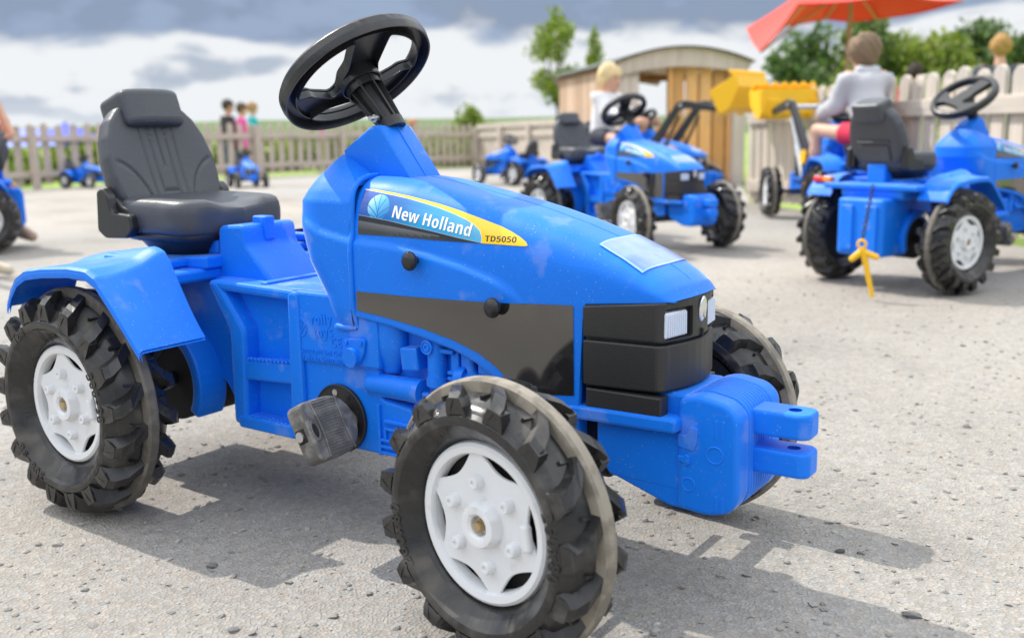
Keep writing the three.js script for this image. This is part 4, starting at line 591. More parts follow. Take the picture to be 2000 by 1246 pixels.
M.plankB = M.plank.clone(); M.plankB.color.setRGB(0.78, 0.74, 0.70); M.plankInB = M.plankIn.clone(); M.plankInB.color.setRGB(0.75, 0.70, 0.62);
M.greyWood = std({ map: woodTex(580, [0.58, 0.48, 0.44], [0.47, 0.40, 0.375], 0.8), bumpMap: wb, bumpScale: 0.001, roughness: 0.85 });
M.felt = std({ color: new THREE.Color().setRGB(0.10, 0.12, 0.105), roughness: 0.95 });

function fence(name, label, A, B, o) {                     // pickets, rails between posts, all parts of one fence
  const F = thing(name, label, 'fence'), dx = B[0] - A[0], dz = B[1] - A[1], L = Math.hypot(dx, dz), ang = Math.atan2(-dz, dx), n = Math.floor(L / o.gap), R = rng(o.seed);
  const shapes = [0, 1, 2].map((k) => { const w = o.w, h = o.h, s = new THREE.Shape(); if (o.round) { s.moveTo(-w / 2, 0); s.lineTo(w / 2, 0); s.lineTo(w / 2, h - w / 2); s.absarc(0, h - w / 2, w / 2, 0, Math.PI, false); } else { s.moveTo(-w / 2, 0); s.lineTo(w / 2, 0); s.lineTo(w / 2, h - w * 0.35); s.lineTo(w * 0.22, h); s.lineTo(-w * 0.22, h); s.lineTo(-w / 2, h - w * 0.35); } s.closePath(); const g = prep(new THREE.ExtrudeGeometry(s, { depth: o.t - 0.006, bevelEnabled: true, bevelThickness: 0.003, bevelSize: 0.003, bevelOffset: -0.003, bevelSegments: 1, curveSegments: 5 })); g.translate(0, 0, -o.t / 2); boxUV(g); const uv = g.attributes.uv; for (let i = 0; i < uv.count; i++) uv.setXY(i, uv.getX(i) * 1.7 + k * 0.37, uv.getY(i) * 0.9 + k * 0.21); return g; });
  for (let i = 0; i <= n; i++) { const t = (i + 0.5) * o.gap / L; if (t > 1) break; const m = new THREE.Mesh(shapes[Math.floor(R() * 3)], o.mat); m.name = 'picket'; m.castShadow = m.receiveShadow = true; const x = A[0] + dx * t, z = A[1] + dz * t; m.position.set(x, gh(x, z) + o.lift + (R() - 0.5) * 0.012, z); m.rotation.set((R() - 0.5) * 0.02, ang, (R() - 0.5) * 0.035, 'YXZ'); m.scale.set(0.94 + 0.12 * R(), 0.985 + 0.03 * R(), 1); F.add(m); }
  const nx = -Math.sin(ang) * -1, px = -dz / L, pz = dx / L, off = o.side * (o.t / 2 + 0.016), np = Math.max(1, Math.round(L / o.bay));
  for (const y of o.rails) for (let k = 0; k < np; k++) { const P = [k / np, (k + 1) / np].map((t) => { const x = A[0] + dx * t, z = A[1] + dz * t; return V3(x + px * off, gh(x, z) + y, z + pz * off); }); const len = P[0].distanceTo(P[1]) - 0.004; const g = rbox(len, o.rh, 0.03, 0.004, 1); const m = mesh('rail', g, o.railMat || o.mat, F, false, true); const d = P[1].clone().sub(P[0]); m.position.copy(P[0]).add(P[1]).multiplyScalar(0.5); m.rotation.set(0, ang, Math.atan2(d.y, Math.hypot(d.x, d.z)), 'YXZ'); }
  for (let k = 0; k <= np; k++) { const t = k / np, ps = o.postSide || o.side, x = A[0] + dx * t + px * ps * 0.065, z = A[1] + dz * t + pz * ps * 0.065; const m = mesh('post', boxAt(-0.04, 0.04, -0.05, o.h + 0.03, -0.035, 0.035, 0.006), o.railMat || o.mat, F); m.position.set(x, gh(x, z), z); m.rotation.y = ang; }
  return F;
}
fence('picket_fence', 'low grey picket fence running along the far left side of the yard', [-10.43, -2.4], [-9.63, -13.45], { gap: 0.172, w: 0.088, h: 0.70, t: 0.02, lift: 0.05, rails: [0.58, 0.17], rh: 0.075, bay: 1.7, side: 1, seed: 9, mat: M.fenceGrey });
fence('board_fence', 'pale close-boarded fence with flat top rail left of the playhouse', [-9.55, -13.42], [-5.6, -10.9], { gap: 0.125, w: 0.112, h: 0.66, t: 0.02, lift: 0.03, rails: [0.70, 0.55, 0.16], rh: 0.085, bay: 1.15, side: 1, seed: 10, mat: M.fencePale });
fence('picket_fence', 'pale round-topped picket fence with white rail behind the right-hand tractors', [1.35, -2.68], [-1.36, -5.51], { gap: 0.124, w: 0.086, h: 0.68, t: 0.022, lift: 0.03, rails: [0.555, 0.12], rh: 0.075, bay: 1.9, side: -1, postSide: 1, seed: 11, round: true, mat: M.fencePale });

// ---------------------------------------------------------------- wooden playhouse with a curved roof
{
  const P = thing('playhouse', 'wooden playhouse with curved roof and open front', 'playhouse'); P.position.set(-3.45, gh(-3.2, -7.9), -7.45); P.rotation.y = Math.PI / 4; // local x along the front to the right, -z to the back
  const w = 1.26, dp = 2.6, e = 1.10, R = rng(31);
  const arch = (t) => e + 0.02 + 0.145 * (1 - (2 * t - 1) ** 2);
  for (const [x0, x1] of [[0, 0.10], [w - 0.13, w]]) mesh('post', boxAt(x0, x1, 0, e - 0.004, -0.10, 0, 0.006), M.greyWood, P);
  mesh('front_board', boxAt(0.102, 0.205, 0, e - 0.02, -0.045, -0.012, 0.004), M.greyWood, P);
  { const s = new THREE.Shape(); s.moveTo(-0.03, e); for (let k = 0; k <= 24; k++) s.lineTo(-0.03 + (w + 0.06) * k / 24, arch(k / 24)); s.lineTo(w + 0.03, e); for (let k = 20; k >= 0; k--) s.lineTo(0.02 + (w - 0.04) * k / 20, e - 0.075 + 0.07 * Math.sin(Math.PI * k / 20)); s.closePath(); mesh('fascia', at(new THREE.ExtrudeGeometry(s, { depth: 0.03, bevelEnabled: false, curveSegments: 4 }), 0, 0, 0.002), M.greyWood, P); mesh('fascia', at(new THREE.ExtrudeGeometry(s, { depth: 0.03, bevelEnabled: false, curveSegments: 4 }), 0, 0, -dp - 0.03), M.greyWood, P); }
  mesh('roof', grid(28, 4, (u, v) => [-0.06 + (w + 0.12) * u, arch(u) + 0.016, 0.08 - v * (dp + 0.16)]), M.felt, P); mesh('roof', grid(28, 4, (u, v) => [-0.06 + (w + 0.12) * u, arch(u) + 0.002, 0.08 - v * (dp + 0.16)]), M.greyWood, P);
  const pw = 0.118, gp = 0.128, G = boxAt(-pw / 2, pw / 2, 0.02, e, -0.011, 0.011, 0.003);
  const boards = (n, fn, mat) => { for (let i = 0; i < n; i++) { const [x, z, ry, y0, y1] = fn(i); const m = mesh('plank', boxAt(-pw / 2, pw / 2, y0, y1, -0.011, 0.011, 0.003).translate(0, 0, (R() - 0.5) * 0.006), Array.isArray(mat) ? mat[R() < 0.6 ? 0 : 1] : mat, P); m.position.set(x, 0, z); m.rotation.y = ry; } };
  boards(Math.floor((dp - 0.1) / gp), (i) => [0.02, -0.17 - i * gp, Math.PI / 2, 0.02, e - 0.004], [M.plank, M.plankB]);
  boards(Math.floor((dp - 0.1) / gp), (i) => [w - 0.03, -0.17 - i * gp, Math.PI / 2, 0.02, i > 9 ? 0.56 : e - 0.004], [M.plankIn, M.plankInB]);
  boards(5, (i) => [0.60 + i * 0.137, -0.062, 0, 0.02, e + 0.03], [M.plankIn, M.plankInB]);
  mesh('door_post', boxAt(0.505, 0.535, 0.0, e + 0.01, -0.11, -0.03, 0.004), M.plankIn, P);
  boards(Math.floor(w / gp), (i) => [0.09 + i * gp, -dp + 0.02, 0, 0.02, i > 0 ? 0.58 : e + 0.02], [M.plankIn, M.plankInB]);
  mesh('sill', boxAt(0.15, 1.05, 0.582, 0.62, -dp - 0.005, -dp + 0.06, 0.004), M.plankIn, P);
  for (const y of [0.25, 0.46]) mesh('rail', boxAt(w - 0.075, w - 0.043, y, y + 0.07, -dp + 0.05, -0.11, 0.003), M.plankIn, P);
  mesh('beam', boxAt(0.02, w - 0.02, e - 0.08, e - 0.01, -dp * 0.5 - 0.03, -dp * 0.5 + 0.03, 0.003), M.plankIn, P);
  mesh('floor', boxAt(0.03, w - 0.05, 0.0, 0.018, -dp + 0.04, -0.11, 0.002), M.greyWood, P);
}

// ---------------------------------------------------------------- red parasol and blue ones far off
M.redCloth = std({ color: new THREE.Color().setRGB(0.80, 0.045, 0.03), roughness: 0.75, sheen: 1, sheenColor: new THREE.Color().setRGB(1, 0.85, 0.8), sheenRoughness: 0.6, transmission: 0.14, thickness: 0 }, true);
M.pole = std({ color: new THREE.Color().setRGB(0.42, 0.34, 0.27), roughness: 0.6 });
{
  const P = thing('parasol', 'red parasol with wooden pole above the fence at top right', 'parasol');
  const c = [[-3.69, 1.65, -11.10], [-3.28, 1.32, -10.51], [-2.73, 1.77, -10.18], [-1.74, 1.82, -10.48], [-1.35, 1.81, -11.60], [-2.49, 1.76, -12.35], [-3.12, 1.80, -12.27]].map((p) => V3(...p)), apex = V3(-2.52, 2.50, -11.40), hub = V3(-2.54, 1.80, -11.39);
  c.forEach((a, i) => { const b = c[(i + 1) % c.length]; const sag = (u, v) => { const e = a.clone().lerp(b, u); return apex.clone().lerp(e, v).add(V3(0, -0.06 * Math.sin(v * 3.14) * 1 - 0.03 * Math.sin(u * 3.14) * v, 0)); }; mesh('canopy_panel', grid(8, 10, (u, v) => sag(u, v).toArray()), M.redCloth, P); const e = sag(0, 1); mesh('rib', tube([[hub.x, hub.y + 0.25, hub.z], hub.clone().lerp(e, 0.5).add(V3(0, 0.14, 0)).toArray(), [e.x, e.y - 0.012, e.z]], 0.014, 12, 6), M.pole, P); mesh('hem', tube([sag(0, 1).toArray(), sag(0.5, 1).toArray(), sag(1, 1).toArray()], 0.012, 10, 5), M.redCloth, P); });
  mesh('pole', [rod([-2.57, gh(-2.57, -11.39), -11.39], [apex.x, apex.y + 0.05, apex.z], 0.03, 0.028, 14), at(cyl(0.06, 0.05, 0.12, 16), hub.x, hub.y + 0.25, hub.z)], M.pole, P);
  M.blueCloth = std({ color: new THREE.Color().setRGB(0.10, 0.12, 0.62), roughness: 0.8 });
  [[-16.15, 0.36, -8.98, 0.95, 'pale'], [-15.86, 0.42, -9.47, 0.75, 'dark']].forEach(([x, y, z, r, k], i) => { const Q = thing('parasol', i ? 'small dark blue parasol behind the left fence beside the seat back' : 'wide pale blue parasol behind the fence at far left', 'parasol'); const N = 8, geo = new THREE.ConeGeometry(r, 0.34, N, 3, true).translate(0, y + 0.17, 0); mesh('canopy', geo, i ? M.blueCloth : std({ color: new THREE.Color().setRGB(0.22, 0.27, 0.75), roughness: 0.8 }), Q); mesh('pole', rod([0, gh(x, z), 0], [0, y + 0.36, 0], 0.025, 0.02), M.pole, Q); Q.position.set(x, 0, z); });
  const Bn = thing('banner', 'pink banner hung beyond the left fence behind the steering wheel', 'banner'); M.pink = std({ color: new THREE.Color().setRGB(0.80, 0.14, 0.38), roughness: 0.7 });
  mesh('cloth', grid(30, 4, (u, v) => [u * 1.35, v * 0.19, 0.03 * Math.sin(u * 9)]), M.pink, Bn); for (const x of [0, 0.7, 1.37]) mesh('post', rod([x, -1.05, -0.01], [x, 0.24, -0.01], 0.025), M.pole, Bn); Bn.position.set(-13.5, 0.38, -13.6); Bn.rotation.y = -0.9;
}

// ---------------------------------------------------------------- trees: trunk, limbs and crowns of small leaves
const leafGeo = (() => { const g = new THREE.BufferGeometry(); g.setAttribute('position', new THREE.Float32BufferAttribute([0, 0, 0, 0.5, 0.35, 0.08, 0, 1, 0, 0, 0, 0, 0, 1, 0, -0.5, 0.35, 0.08], 3)); g.setAttribute('uv', new THREE.Float32BufferAttribute([0.5, 0, 1, 0.4, 0.5, 1, 0.5, 0, 0.5, 1, 0, 0.4], 2)); g.computeVertexNormals(); return g; })();
const leafMat = (r, g, b) => std({ color: new THREE.Color().setRGB(r, g, b), roughness: 0.75, transmission: 0.35, thickness: 0 }, true);
M.leaf = [leafMat(0.15, 0.245, 0.035), leafMat(0.25, 0.34, 0.045), leafMat(0.10, 0.19, 0.04)];
M.bark = std({ color: new THREE.Color().setRGB(0.16, 0.13, 0.10), roughness: 0.95 });
function foliage(name, parent, blobs, n, size, mat, seed) {
  const R = rng(seed), im = new THREE.InstancedMesh(leafGeo, mat, n), q = new THREE.Quaternion(), m = new THREE.Matrix4(), col = new THREE.Color(); const vol = blobs.map((b) => Math.pow(b[3] * b[4] * b[3], 0.75)), tot = vol.reduce((a, b) => a + b, 0);
  for (let i = 0; i < n; i++) { let r = R() * tot, k = 0; while (k < blobs.length - 1 && r > vol[k]) r -= vol[k++]; const b = blobs[k], th = R() * 6.2832, ph = Math.acos(2 * R() - 1), rr = Math.pow(R(), 0.42) * (0.86 + 0.32 * R()); q.setFromEuler(new THREE.Euler(R() * 6.28, R() * 6.28, R() * 6.28)); const s = size * (0.6 + 0.8 * R()); m.compose(V3(b[0] + b[3] * rr * Math.sin(ph) * Math.cos(th), b[1] + b[4] * rr * Math.cos(ph), b[2] + b[3] * rr * Math.sin(ph) * Math.sin(th)), q, V3(s, s, s)); im.setMatrixAt(i, m); const t = 0.65 + 0.7 * R() ; col.setRGB(t * (0.9 + 0.3 * R()), t, t * (0.6 + 0.5 * R())); im.setColorAt(i, col); }
  im.name = name; im.userData.kind = 'stuff'; im.castShadow = im.receiveShadow = true; parent.add(im); return im;
}
function tree(name, label, base, blobs, n, size, mat, seed, trunkR, cat = 'tree') {
  const T = thing(name, label, cat); T.position.set(...base); const R = rng(seed + 5), t = []; const c = blobs.reduce((a, b) => [a[0] + b[0] / blobs.length, a[1] + b[1] / blobs.length, a[2] + b[2] / blobs.length], [0, 0, 0]);
  const fork = [c[0] * 0.5, c[1] * 0.55, c[2] * 0.5]; t.push(rod([0, 0, 0], fork, trunkR, trunkR * 0.7, 9)); for (const b of blobs) t.push(rod(fork, [lerp(fork[0], b[0], 0.6), lerp(fork[1], b[1], 0.6) + 0.1, lerp(fork[2], b[2], 0.6)], trunkR * 0.5, trunkR * 0.3, 6), rod([lerp(fork[0], b[0], 0.6), lerp(fork[1], b[1], 0.6) + 0.1, lerp(fork[2], b[2], 0.6)], [b[0], b[1] + b[4] * 0.6, b[2]], trunkR * 0.3, trunkR * 0.08, 5));
  mesh('trunk', t, M.bark, T); foliage('crown', T, blobs, n, size, mat, seed); return T;
}
function crown(R, cx, cy, rx, ry, k, br) { return Array.from({ length: k }, () => { const a = R() * 6.28, r = Math.sqrt(R()), h = (R() * 2 - 1); return [cx + rx * r * Math.cos(a), cy + ry * h * Math.sqrt(1 - r * r * 0.6), rx * r * Math.sin(a), br * (0.7 + 0.6 * R()), br * (0.7 + 0.6 * R())]; }); }
tree('birch_tree', 'tall thin pale green tree left of the playhouse', [-20.2, -1.0, -32.8], crown(rng(1), 0, 4.35, 0.95, 1.65, 18, 0.42), 2300, 0.15, M.leaf[1], 11, 0.07);
tree('conifer_tree', 'small narrow bright green conifer above the playhouse roof', [-20, -1.0, -35.3], [[0, 4.1, 0, 0.38, 0.5], [0, 4.7, 0, 0.30, 0.55], [0, 5.15, 0, 0.16, 0.45], [0.1, 3.4, 0, 0.45, 0.5], [-0.1, 2.6, 0, 0.5, 0.6]], 1500, 0.13, M.leaf[1], 12, 0.06);
tree('bush', 'round green bush standing beyond the end of the left fence', [-26.1, -1.0, -34.8], [[0, 1.5, 0, 0.7, 0.9], [0.1, 2.1, 0, 0.35, 0.5], [0.7, 1.0, 0.2, 0.5, 0.6], [-0.7, 1.0, 0.1, 0.5, 0.7]], 1500, 0.18, M.leaf[1], 13, 0.08, 'bush');
[[-9.6, -31.3, 3.9, 1.0, 1.5, 2, 'dark green tree left of the parasol pole'], [-8.8, -33.6, 4.5, 1.3, 1.5, 0, 'tallest broad tree behind the parasol pole'], [-7.1, -34.1, 4.1, 1.4, 1.4, 1, 'bright green tree right of the parasol pole'], [-6.1, -36.3, 3.9, 1.0, 1.4, 2, 'dark tree behind the dark-haired head over the fence'], [-4.4, -34.6, 3.2, 0.9, 1.2, 2, 'small dark tree behind the right end of the picket fence']].forEach(([x, z, h, r, ry, k, l], i) => tree('broadleaf_tree', l, [x, -1.0, z], crown(rng(40 + i), 0, h - ry * 0.75, r, ry, 13, 0.62), 3600, 0.20, M.leaf[k], 60 + i, 0.12));
[[-7.9, -27.6, 2.6, 1.0, 'pale green shrub rising behind the grey hooded child'], [-6.1, -28.0, 2.7, 1.0, 'yellow-green shrub behind the pickets right of the grey hooded child']].forEach(([x, z, h, r, l], i) => tree('shrub', l, [x, -1.0, z], crown(rng(80 + i), 0, h - 0.9, r, 0.95, 10, 0.6), 3000, 0.17, M.leaf[1], 90 + i, 0.08, 'shrub'));
{ // far hedge line beyond the left fence
  const R = rng(5), bl = []; for (let k = 0; k < 90; k++) { const t = k / 89; bl.push([lerp(-41, -24, t) + R() * 1.2, -0.75 + 0.95 * R() + 0.3 * Math.sin(t * 21), lerp(-16, -37.5, t) + R() * 1.2, 0.6 + 0.35 * R(), 0.45 + 0.4 * R()]); }
  const h = foliage('hedge', scene, bl, 15000, 0.22, M.leaf[1], 15); tag(h, 'low far hedge of green bushes beyond the left fence', 'hedge'); h.userData.kind = 'stuff';
}

// ---------------------------------------------------------------- the other tractors: copies of the first, some with a loader
function copyTractor(label, x, z, turn, s = 1) { const c = hero.clone(); c.name = nextName('pedal_tractor'); scene.add(c); c.position.set(x, gh(x, z), z); c.rotation.y = turn; c.scale.setScalar(s); c.userData = { label, category: 'pedal tractor', group: 'blue pedal tractors' }; return c; }
const D2R = Math.PI / 180;
copyTractor('blue pedal tractor facing right in the middle, in front of the blonde child', -1.174, -3.023, -25.4 * D2R);
const T3 = copyTractor('blue pedal tractor at right seen from behind with yellow pin on chain', 0.411, -2.216, 67.9 * D2R);
{ // tail reflectors on its fenders
  for (const s of [-1]) { const a = mesh('reflector', boxAt(-0.094, -0.072, 0.313, 0.330, s * 0.186 - 0.016, s * 0.186 + 0.016, 0.003), M.amber, T3), b = mesh('reflector', boxAt(-0.094, -0.072, 0.313, 0.330, s * 0.221 - 0.018, s * 0.221 + 0.018, 0.003), M.redPl, T3); a.userData.label = 'amber tail reflector'; b.userData.label = 'red tail reflector'; }
}
const TA = copyTractor('blue pedal tractor with raised black loader ridden by the blonde child', -2.28, -5.15, -5 * D2R);
const TB = copyTractor('blue pedal tractor with raised yellow bucket ridden by the grey hooded child', -0.18, -3.98, 130 * D2R);
copyTractor('small far blue tractor by the left fence, left of the seat back', -10.0, -5.95, 8 * D2R, 0.62);
copyTractor('far blue tractor showing between the seat and the steering wheel', -7.7, -6.55, -28 * D2R, 0.66);
copyTractor('far blue tractor behind the middle tractor, near the board fence', -4.45, -7.4, 165 * D2R, 0.80);
copyTractor('far blue tractor glimpsed past the cowl at the left fence', -9.1, -10.75, 150 * D2R, 0.66);
copyTractor('blue pedal tractor cut by the left picture edge in front of the bent leg', -3.335, -1.39, -118 * D2R);

M.steel = std({ color: new THREE.Color().setRGB(0.035, 0.035, 0.038), roughness: 0.4, metalness: 0.2 });
M.silver = std({ color: new THREE.Color().setRGB(0.62, 0.64, 0.66), roughness: 0.35, metalness: 0.6 });
function loader(T, lift, silver, tilt) {
  for (const s of [1, -1]) {
    const z = s * 0.125, arm = rounded([[0.40, 0.30], [0.43, 0.30], [0.66, 0.56 + lift], [0.70, 0.575 + lift], [0.96, 0.545 + lift], [0.97, 0.575 + lift], [0.71, 0.625 + lift], [0.65, 0.615 + lift], [0.39, 0.345]], 0.012);
    const A = mesh('loader_arm', [extr(arm, z - 0.014, z + 0.014, 0.004), boxAt(0.38, 0.47, 0.14, 0.345, z - 0.012, z + 0.012, 0.004), at(cylz(0.02, 0.02, 0.036, 20), 0.68, 0.595 + lift, z), at(cylz(0.016, 0.016, 0.036, 20), 0.955, 0.56 + lift, z)], M.steel, T);
    mesh('arm_bolt', [at(cylz(0.010, 0.010, 0.044, 16), 0.68, 0.595 + lift, z), at(cylz(0.008, 0.008, 0.044, 16), 0.955, 0.56 + lift, z)], M.silver, A);
    mesh('pivot_cap', at(cylz(0.036, 0.036, 0.05, 28), 0.43, 0.325, z), M.yellow, A);
    mesh('lift_rod', [rod([0.47, 0.22, z], [0.66, 0.53 + lift, z], 0.010, 0.010, 12), rod([0.47, 0.22, z], [0.57, 0.383 + lift * 0.5, z], 0.016, 0.016, 12)], silver ? M.silver : M.steel, A);
  }
  mesh('cross_bar', at(cylz(0.013, 0.013, 0.25, 16), 0.80, 0.585 + lift, 0), silver ? M.silver : M.steel, T);
  const bp = [[0.955, 0.53], [0.985, 0.50], [1.04, 0.505], [1.15, 0.585], [1.165, 0.665], [1.135, 0.70], [1.13, 0.69], [1.148, 0.66], [1.13, 0.595], [1.035, 0.522], [0.99, 0.518], [0.975, 0.54], [0.985, 0.66], [0.965, 0.67]].map(([x, y]) => [x, y + lift + 0.02]);
  const ends = rounded([[0.955, 0.53], [0.985, 0.50], [1.04, 0.505], [1.15, 0.585], [1.165, 0.665], [1.10, 0.66], [0.985, 0.665]].map(([x, y]) => [x, y + lift + 0.02]), 0.01);
  const Bk = mesh('bucket', [extr(bp, -0.19, 0.19, 0), extr(ends, 0.185, 0.198, 0.003), extr(ends, -0.198, -0.185, 0.003), ...[-3, -2, -1, 0, 1, 2, 3].map((k) => extr(rounded([[1.128, 0.735], [1.178, 0.695], [1.168, 0.68], [1.12, 0.712]].map(([x, y]) => [x, y + lift]), 0.004), k * 0.056 - 0.012, k * 0.056 + 0.012, 0.003)), ...[-0.12, 0.12].map((z) => boxAt(0.935, 0.972, 0.53 + lift, 0.63 + lift, z - 0.03, z + 0.03, 0.006)), at(cylz(0.022, 0.022, 0.38, 20), 0.985, 0.545 + lift, 0)].map((g) => at(prep(g), -0.96, -0.57 - lift, 0)).map((g) => at(g, 0.96, 0.57 + lift, 0, 0, 0, tilt)), M.yellow, T);
}
loader(TA, 0.05, false, 0.5); loader(TB, 0.0, true, 0);
{ // tow pin hanging from a chain behind the right tractor
  const P = thing('tow_pin', 'yellow plastic tow pin hanging on a black chain behind the right tractor', 'tow pin');
  mesh('pin', [rod([0.410, 0.150, -1.895], [0.440, 0.012, -1.905], 0.0095, 0.006, 14), rod([0.383, 0.118, -1.890], [0.408, 0.140, -1.895], 0.0085, 0.010, 12), rod([0.408, 0.140, -1.895], [0.446, 0.125, -1.905], 0.010, 0.0085, 12), at(new THREE.SphereGeometry(0.0085, 12, 8), 0.383, 0.118, -1.89), at(new THREE.SphereGeometry(0.0085, 12, 8), 0.446, 0.125, -1.905), at(new THREE.TorusGeometry(0.011, 0.004, 8, 20), 0.408, 0.160, -1.894)], M.yellow, P);
  const c = []; for (let k = 0; k < 15; k++) { const t = k / 14, p = [lerp(0.408, 0.405, t), lerp(0.172, 0.312, t), lerp(-1.896, -1.985, t)]; c.push(at(new THREE.TorusGeometry(0.0075, 0.0019, 6, 14).scale(0.7, 1, 1), ...p, 0, k % 2 ? 1.57 : 0)); } mesh('chain', c, M.steel, P);
}

// ---------------------------------------------------------------- people: one blended surface from tapered limbs, clothes laid over it
function sdfMesh(prims, k, cell, opt = {}) {                // naive surface nets over a smooth union of round cones and ellipsoids
  const lo = [1e9, 1e9, 1e9], hi = [-1e9, -1e9, -1e9], grow = opt.grow || 0;
  const P = prims.map((p) => p.e ? { c: p.c, e: p.e.map((v) => v + grow), r: p.rot || 0 } : { a: p.a, b: p.b, ra: p.ra + grow, rb: p.rb + grow });
  for (const p of P) { const pts = p.e ? [[p.c, Math.max(...p.e)]] : [[p.a, p.ra], [p.b, p.rb]]; for (const [q, r] of pts) for (let i = 0; i < 3; i++) { lo[i] = Math.min(lo[i], q[i] - r - 3 * cell); hi[i] = Math.max(hi[i], q[i] + r + 3 * cell); } }
  const n = [0, 1, 2].map((i) => Math.ceil((hi[i] - lo[i]) / cell) + 1);
  const f = (x, y, z) => { let d = 1e3; for (const p of P) { let q; if (p.e) { const dx = (x - p.c[0]) / p.e[0], dy = (y - p.c[1]) / p.e[1], dz = (z - p.c[2]) / p.e[2], l = Math.sqrt(dx * dx + dy * dy + dz * dz); q = (l - 1) * Math.min(p.e[0], p.e[1], p.e[2]); } else { const bx = p.b[0] - p.a[0], by = p.b[1] - p.a[1], bz = p.b[2] - p.a[2], ax = x - p.a[0], ay = y - p.a[1], az = z - p.a[2]; const t = Math.max(0, Math.min(1, (ax * bx + ay * by + az * bz) / (bx * bx + by * by + bz * bz + 1e-9))); q = Math.hypot(ax - t * bx, ay - t * by, az - t * bz) - (p.ra + (p.rb - p.ra) * t); } const h = Math.max(k - Math.abs(d - q), 0) / k; d = Math.min(d, q) - h * h * k * 0.25; } if (opt.clip) d = Math.max(d, opt.clip(x, y, z)); if (opt.rough) d += opt.rough(x, y, z); return d; };
  const v = new Float32Array(n[0] * n[1] * n[2]); let o = 0; for (let c = 0; c < n[2]; c++) for (let b = 0; b < n[1]; b++) for (let a = 0; a < n[0]; a++) v[o++] = f(lo[0] + a * cell, lo[1] + b * cell, lo[2] + c * cell);
  const id = new Int32Array(v.length).fill(-1), pos = [], idx = [], S = [1, n[0], n[0] * n[1]];
  for (let c = 0; c < n[2] - 1; c++) for (let b = 0; b < n[1] - 1; b++) for (let a = 0; a < n[0] - 1; a++) { const q = a + b * S[1] + c * S[2]; let m = 0, px = 0, py = 0, pz = 0; for (let e = 0; e < 12; e++) { const ax = e >> 2, u = e & 1, w = (e >> 1) & 1, p1 = [0, 0, 0]; p1[(ax + 1) % 3] = u; p1[(ax + 2) % 3] = w; const i0 = q + p1[0] + p1[1] * S[1] + p1[2] * S[2], i1 = i0 + S[ax], v0 = v[i0], v1 = v[i1]; if ((v0 < 0) !== (v1 < 0)) { const t = v0 / (v0 - v1), r = [p1[0], p1[1], p1[2]]; r[ax] += t; px += r[0]; py += r[1]; pz += r[2]; m++; } } if (m) { id[q] = pos.length / 3; pos.push(lo[0] + (a + px / m) * cell, lo[1] + (b + py / m) * cell, lo[2] + (c + pz / m) * cell); } }
  for (let c = 1; c < n[2] - 1; c++) for (let b = 1; b < n[1] - 1; b++) for (let a = 1; a < n[0] - 1; a++) { const q = a + b * S[1] + c * S[2]; for (let ax = 0; ax < 3; ax++) { const s0 = v[q] < 0, s1 = v[q + S[ax]] < 0; if (s0 === s1) continue; const u = S[(ax + 1) % 3], w = S[(ax + 2) % 3], A = id[q - u - w], B = id[q - w], C = id[q], Dd = id[q - u]; if (A < 0 || B < 0 || C < 0 || Dd < 0) continue; s0 ? idx.push(A, B, C, A, C, Dd) : idx.push(A, C, B, A, Dd, C); } }
  const g = new THREE.BufferGeometry(); g.setAttribute('position', new THREE.Float32BufferAttribute(pos, 3)); g.setIndex(idx); g.computeVertexNormals(); return g;
}
const col = (r, g, b, rough = 0.8) => std({ color: new THREE.Color().setRGB(r, g, b), roughness: rough });
const skin = col(0.62, 0.36, 0.25, 0.55), skin2 = col(0.50, 0.28, 0.18, 0.55);
const cap = (a, b, ra, rb) => ({ a, b, ra, rb: rb === undefined ? ra : rb }), ell = (c, e) => ({ c, e });
